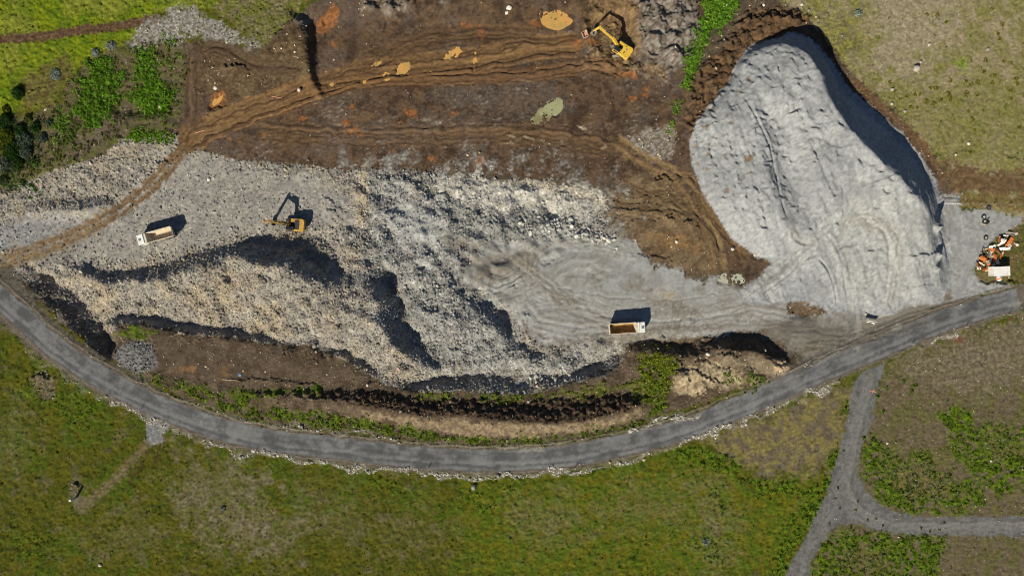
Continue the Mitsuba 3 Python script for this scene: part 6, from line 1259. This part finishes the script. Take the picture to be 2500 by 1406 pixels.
MARKERS = [(55, 711, "short white marker post at the left road edge, upper of two"), (66, 728, "short white marker post at the left road edge, lower of two"), (165, 825, "white marker post at the foot of the rubble pit, road side"), (58, 832, "white marker post on the outer road edge nearest the left"), (345, 998, "white marker post just before the small gravel turnout"), (623, 1104, "white marker post on the outer road edge above the lower field"), (1046, 1141, "white marker post on the outer road edge at mid picture"),
           (1404, 1141, "white marker post on the outer road edge right of mid picture"), (1748, 1046, "white marker post on the outer road edge left of the path"), (2045, 932, "white marker post at the corner of road and path"), (2227, 840, "white marker post on the outer road edge right of the path"), (2357, 797, "white marker post on the outer road edge near the right border"), (2461, 768, "white marker post on the outer road edge at the far right"), (1979, 892, "white marker post on the inner road edge beside the sandy heap"), (1772, 969, "white marker post on the inner road edge beside the sandy bank")]
for k, (px, py, lab) in enumerate(MARKERS):
    x, y = at(px, py, 0.0)
    t = Thing("marker_post", x, y, float(height(x, y)), 20 * k, lab, "marker post", "marker posts along the road")
    h = 0.45 if px in (55, 66) else 1.05
    t.part("stake", hull([(sx * 0.07, sy * 0.05, -0.1) for sx in (-1, 1) for sy in (-1, 1)] + [(sx * 0.07, sy * 0.05, h) for sx in (-1, 1) for sy in (-1, 1)] + [(0, 0, h + 0.05)]), "post_white")
    t.part("band", cbox(-0.078, 0.078, -0.058, 0.058, h - 0.3, h - 0.15, 0.005), "orange_paint")
x, y = at(2131, 955, 0)
t = Thing("survey_cross", x, y, float(height(x, y)) + 0.03, 0, "orange crossed strips marking a point on the gravel path", "marker")
for an, L in ((-14, 1.5), (68, 1.1)):
    m = cbox(-L / 2, L / 2, -0.09, 0.09, 0.0 if an < 0 else 0.014, 0.012 if an < 0 else 0.026, 0.003); m.apply_transform(trimesh.transformations.rotation_matrix(math.radians(an), [0, 0, 1])); t.part("strip", m, "tape_pink" if an < 0 else "orange_paint", smooth=False)
x, y = at(186, 1214, 0)
t = Thing("concrete_post", x, y, float(height(x, y)), 0, "grey round post with white cap at the end of the worn track", "post")
t.part("shaft", tube((0, 0, -0.2), (0, 0, 2.3), 0.26, 20), "concrete")
t.part("cap", tube((0, 0, 2.3), (0, 0, 2.42), 0.3, 20, 0.24), "post_white")
x, y = at(585.5, 916, 0)
t = Thing("round_sign", x, y, float(height(x, y)) + 0.12, 130, "blue round sign lying with its stake on the brown bench", "sign", tilt=(0.1, 0.1))
t.part("disc", tube((0, 0, 0), (0, 0, 0.05), 0.36, 24), "blue_paint")
t.part("stake", tube((0.3, 0, 0), (1.3, 0.05, -0.05), 0.04, 8), "post_white")
stick_thing("timber_pole", 561, 927, 3.6, 0.16, 0.14, -4, "tan_dirt", "long ochre timber lying on the brown bench", "timber", lift=0.02)
stick_thing("timber_pole", 581, 930, 0.9, 0.18, 0.12, 8, "ochre_dirt", "short timber at the right end of the long one", "timber", lift=0.1)
stick_thing("barrier_tape", 488, 322, 2.4, 0.16, 0.05, 18, "tape_pink", "pink tape strip lying where track and pit meet", "tape", lift=0.05)
stick_thing("barrier_tape", 676, 238, 2.6, 0.14, 0.05, -10, "tape_pink", "pink tape strip lying in the mud left of the main track", "tape", lift=0.05)
for px, py, L, an, lab in ((2120, 785.5, 0.9, 10, "small white board lying below the sign"), (2131, 788.5, 0.8, -25, "white stone-like block below the sign's right post")): stick_thing("white_board", px, py, L, 0.3, 0.1, an, "post_white", lab, "board", lift=0.03)

# ------------------------------------------------------------------ single boulders
BOULDERS = [(1157, 1189, 0.72, 150, "grey boulder alone in the lower field below the road"), (245, 1379, 0.42, 190, "small pale boulder low in the left part of the lower field"), (2236, 168, 0.85, 175, "largest pale boulder on the heath right of the stockpile"), (2247, 152, 0.4, 165, "small boulder just above the heath's largest boulder"), (2178, 219, 0.45, 175, "pale boulder on the heath beside the stockpile's dark slope"),
            (2177, 254, 0.35, 185, "small pale boulder on the heath below the moss cushions"), (2208, 272, 0.4, 165, "grey boulder on the heath above the worn ruts"), (2364, 351, 0.4, 215, "whitish boulder on the greener lower heath"), (2333, 378, 0.3, 205, "small whitish boulder near the brown strip on the right"), (2268, 110, 0.36, 195, "pale boulder in the upper middle of the heath"), (2411, 121, 0.42, 155, "grey boulder at the right of the upper heath"),
            (1974, 27, 0.35, 150, "dark grey boulder above the stockpile's tip"), (1957, 12, 0.42, 205, "white boulder at the top edge above the stockpile"), (1864, 13, 0.4, 205, "white boulder at the top edge above the brown berm"), (1243, 20, 0.6, 225, "white boulder at the top of the pit, right one of two"), (1237, 32, 0.5, 225, "white boulder at the top of the pit, lower left of two"), (1728, 864, 0.55, 215, "cream block on the bank below the yard"),
            (1485, 587, 0.65, 225, "largest white rock at the corner of the white stone field"), (1476, 582, 0.5, 215, "white rock left of the largest one at the white stone field"), (1652, 590, 0.4, 205, "white rock alone on the brown slope right of the yard"), (1788, 608, 0.42, 215, "white rock beside the wheel ruts near the stockpile's foot"), (1843, 622, 0.38, 195, "pale rock at the foot of the stockpile near the ramp"), (2480, 570, 0.4, 185, "pale rock right of the scrap heap, upper one"), (2482, 597, 0.42, 195, "pale rock right of the scrap heap, lower one"),
            (526, 216, 0.5, 215, "whitish rock above the ochre seep left of the pit"), (731, 221, 0.5, 215, "white rock at the left rim beside the main track"), (510, 438, 0.45, 235, "white rock on the left gravel floor below the pit"), (1270, 545, 0.5, 215, "white rock in the dark gully of the stone field"), (2113, 766, 0.3, 205, "small white rock left of the sign board"), (897, 940, 0.4, 205, "pale rock at the end of the brown bench"), (1290, 980, 0.3, 205, "white stone on the grassy shelf")]
for k, (px, py, r, tone, lab) in enumerate(BOULDERS):
    x, y = at(px, py, None)
    g = np.random.default_rng(600 + k)
    b = trimesh.creation.icosphere(subdivisions=2); v = b.vertices
    v = v * (1 + 0.5 * (meshkit.fbm(v * 1.3 + k * 7.7, 3) - 0.5)[:, None] * 2 * 0.7)
    for s in range(5):
        n_ = g.normal(0, 1, 3); n_ /= np.linalg.norm(n_); d_ = v @ n_; v = v - np.maximum(0, d_ - 0.78)[:, None] * n_
    v = v * [r * g.uniform(0.95, 1.3), r * g.uniform(0.8, 1.0), r * g.uniform(0.6, 0.85)]
    t = Thing("boulder", x, y, float(height(x, y)) + 0.3 * r, g.uniform(0, 360), lab, "boulder")
    c = lin(tone, tone * 0.96, tone * 0.9)[None] * (0.8 + 0.4 * meshkit.fbm(v * 4 + 3.3, 3))[:, None]
    t.whole(trimesh.Trimesh(v, b.faces, process=False), "soil_matte", True, np.clip(c, 0, 0.8))

# ------------------------------------------------------------------ look-alikes told apart by their place
ONES = "zero first second third fourth fifth sixth seventh eighth ninth tenth eleventh twelfth thirteenth fourteenth fifteenth sixteenth seventeenth eighteenth nineteenth".split()
TENS = {2: "twent", 3: "thirt", 4: "fort", 5: "fift"}
def ordinal(n): return ONES[n] if n < 20 else TENS[n // 10] + ("ieth" if n % 10 == 0 else "y-" + ONES[n % 10])
same = {}
for k, d in labels.items():
    if d.get("group") and "__" not in k: same.setdefault(d["label"], []).append(k)
for lab, ks in same.items():
    if len(ks) < 2: continue
    mid = {k: np.mean([meshkit.WRITTEN[scene[q]["filename"]][0][:, 0].mean() for q in scene if q == k or q.startswith(k + "__")]) for k in ks}
    for n, k in enumerate(sorted(ks, key=mid.get), 1): labels[k]["label"] = lab + ", " + ordinal(n) + " from the left"
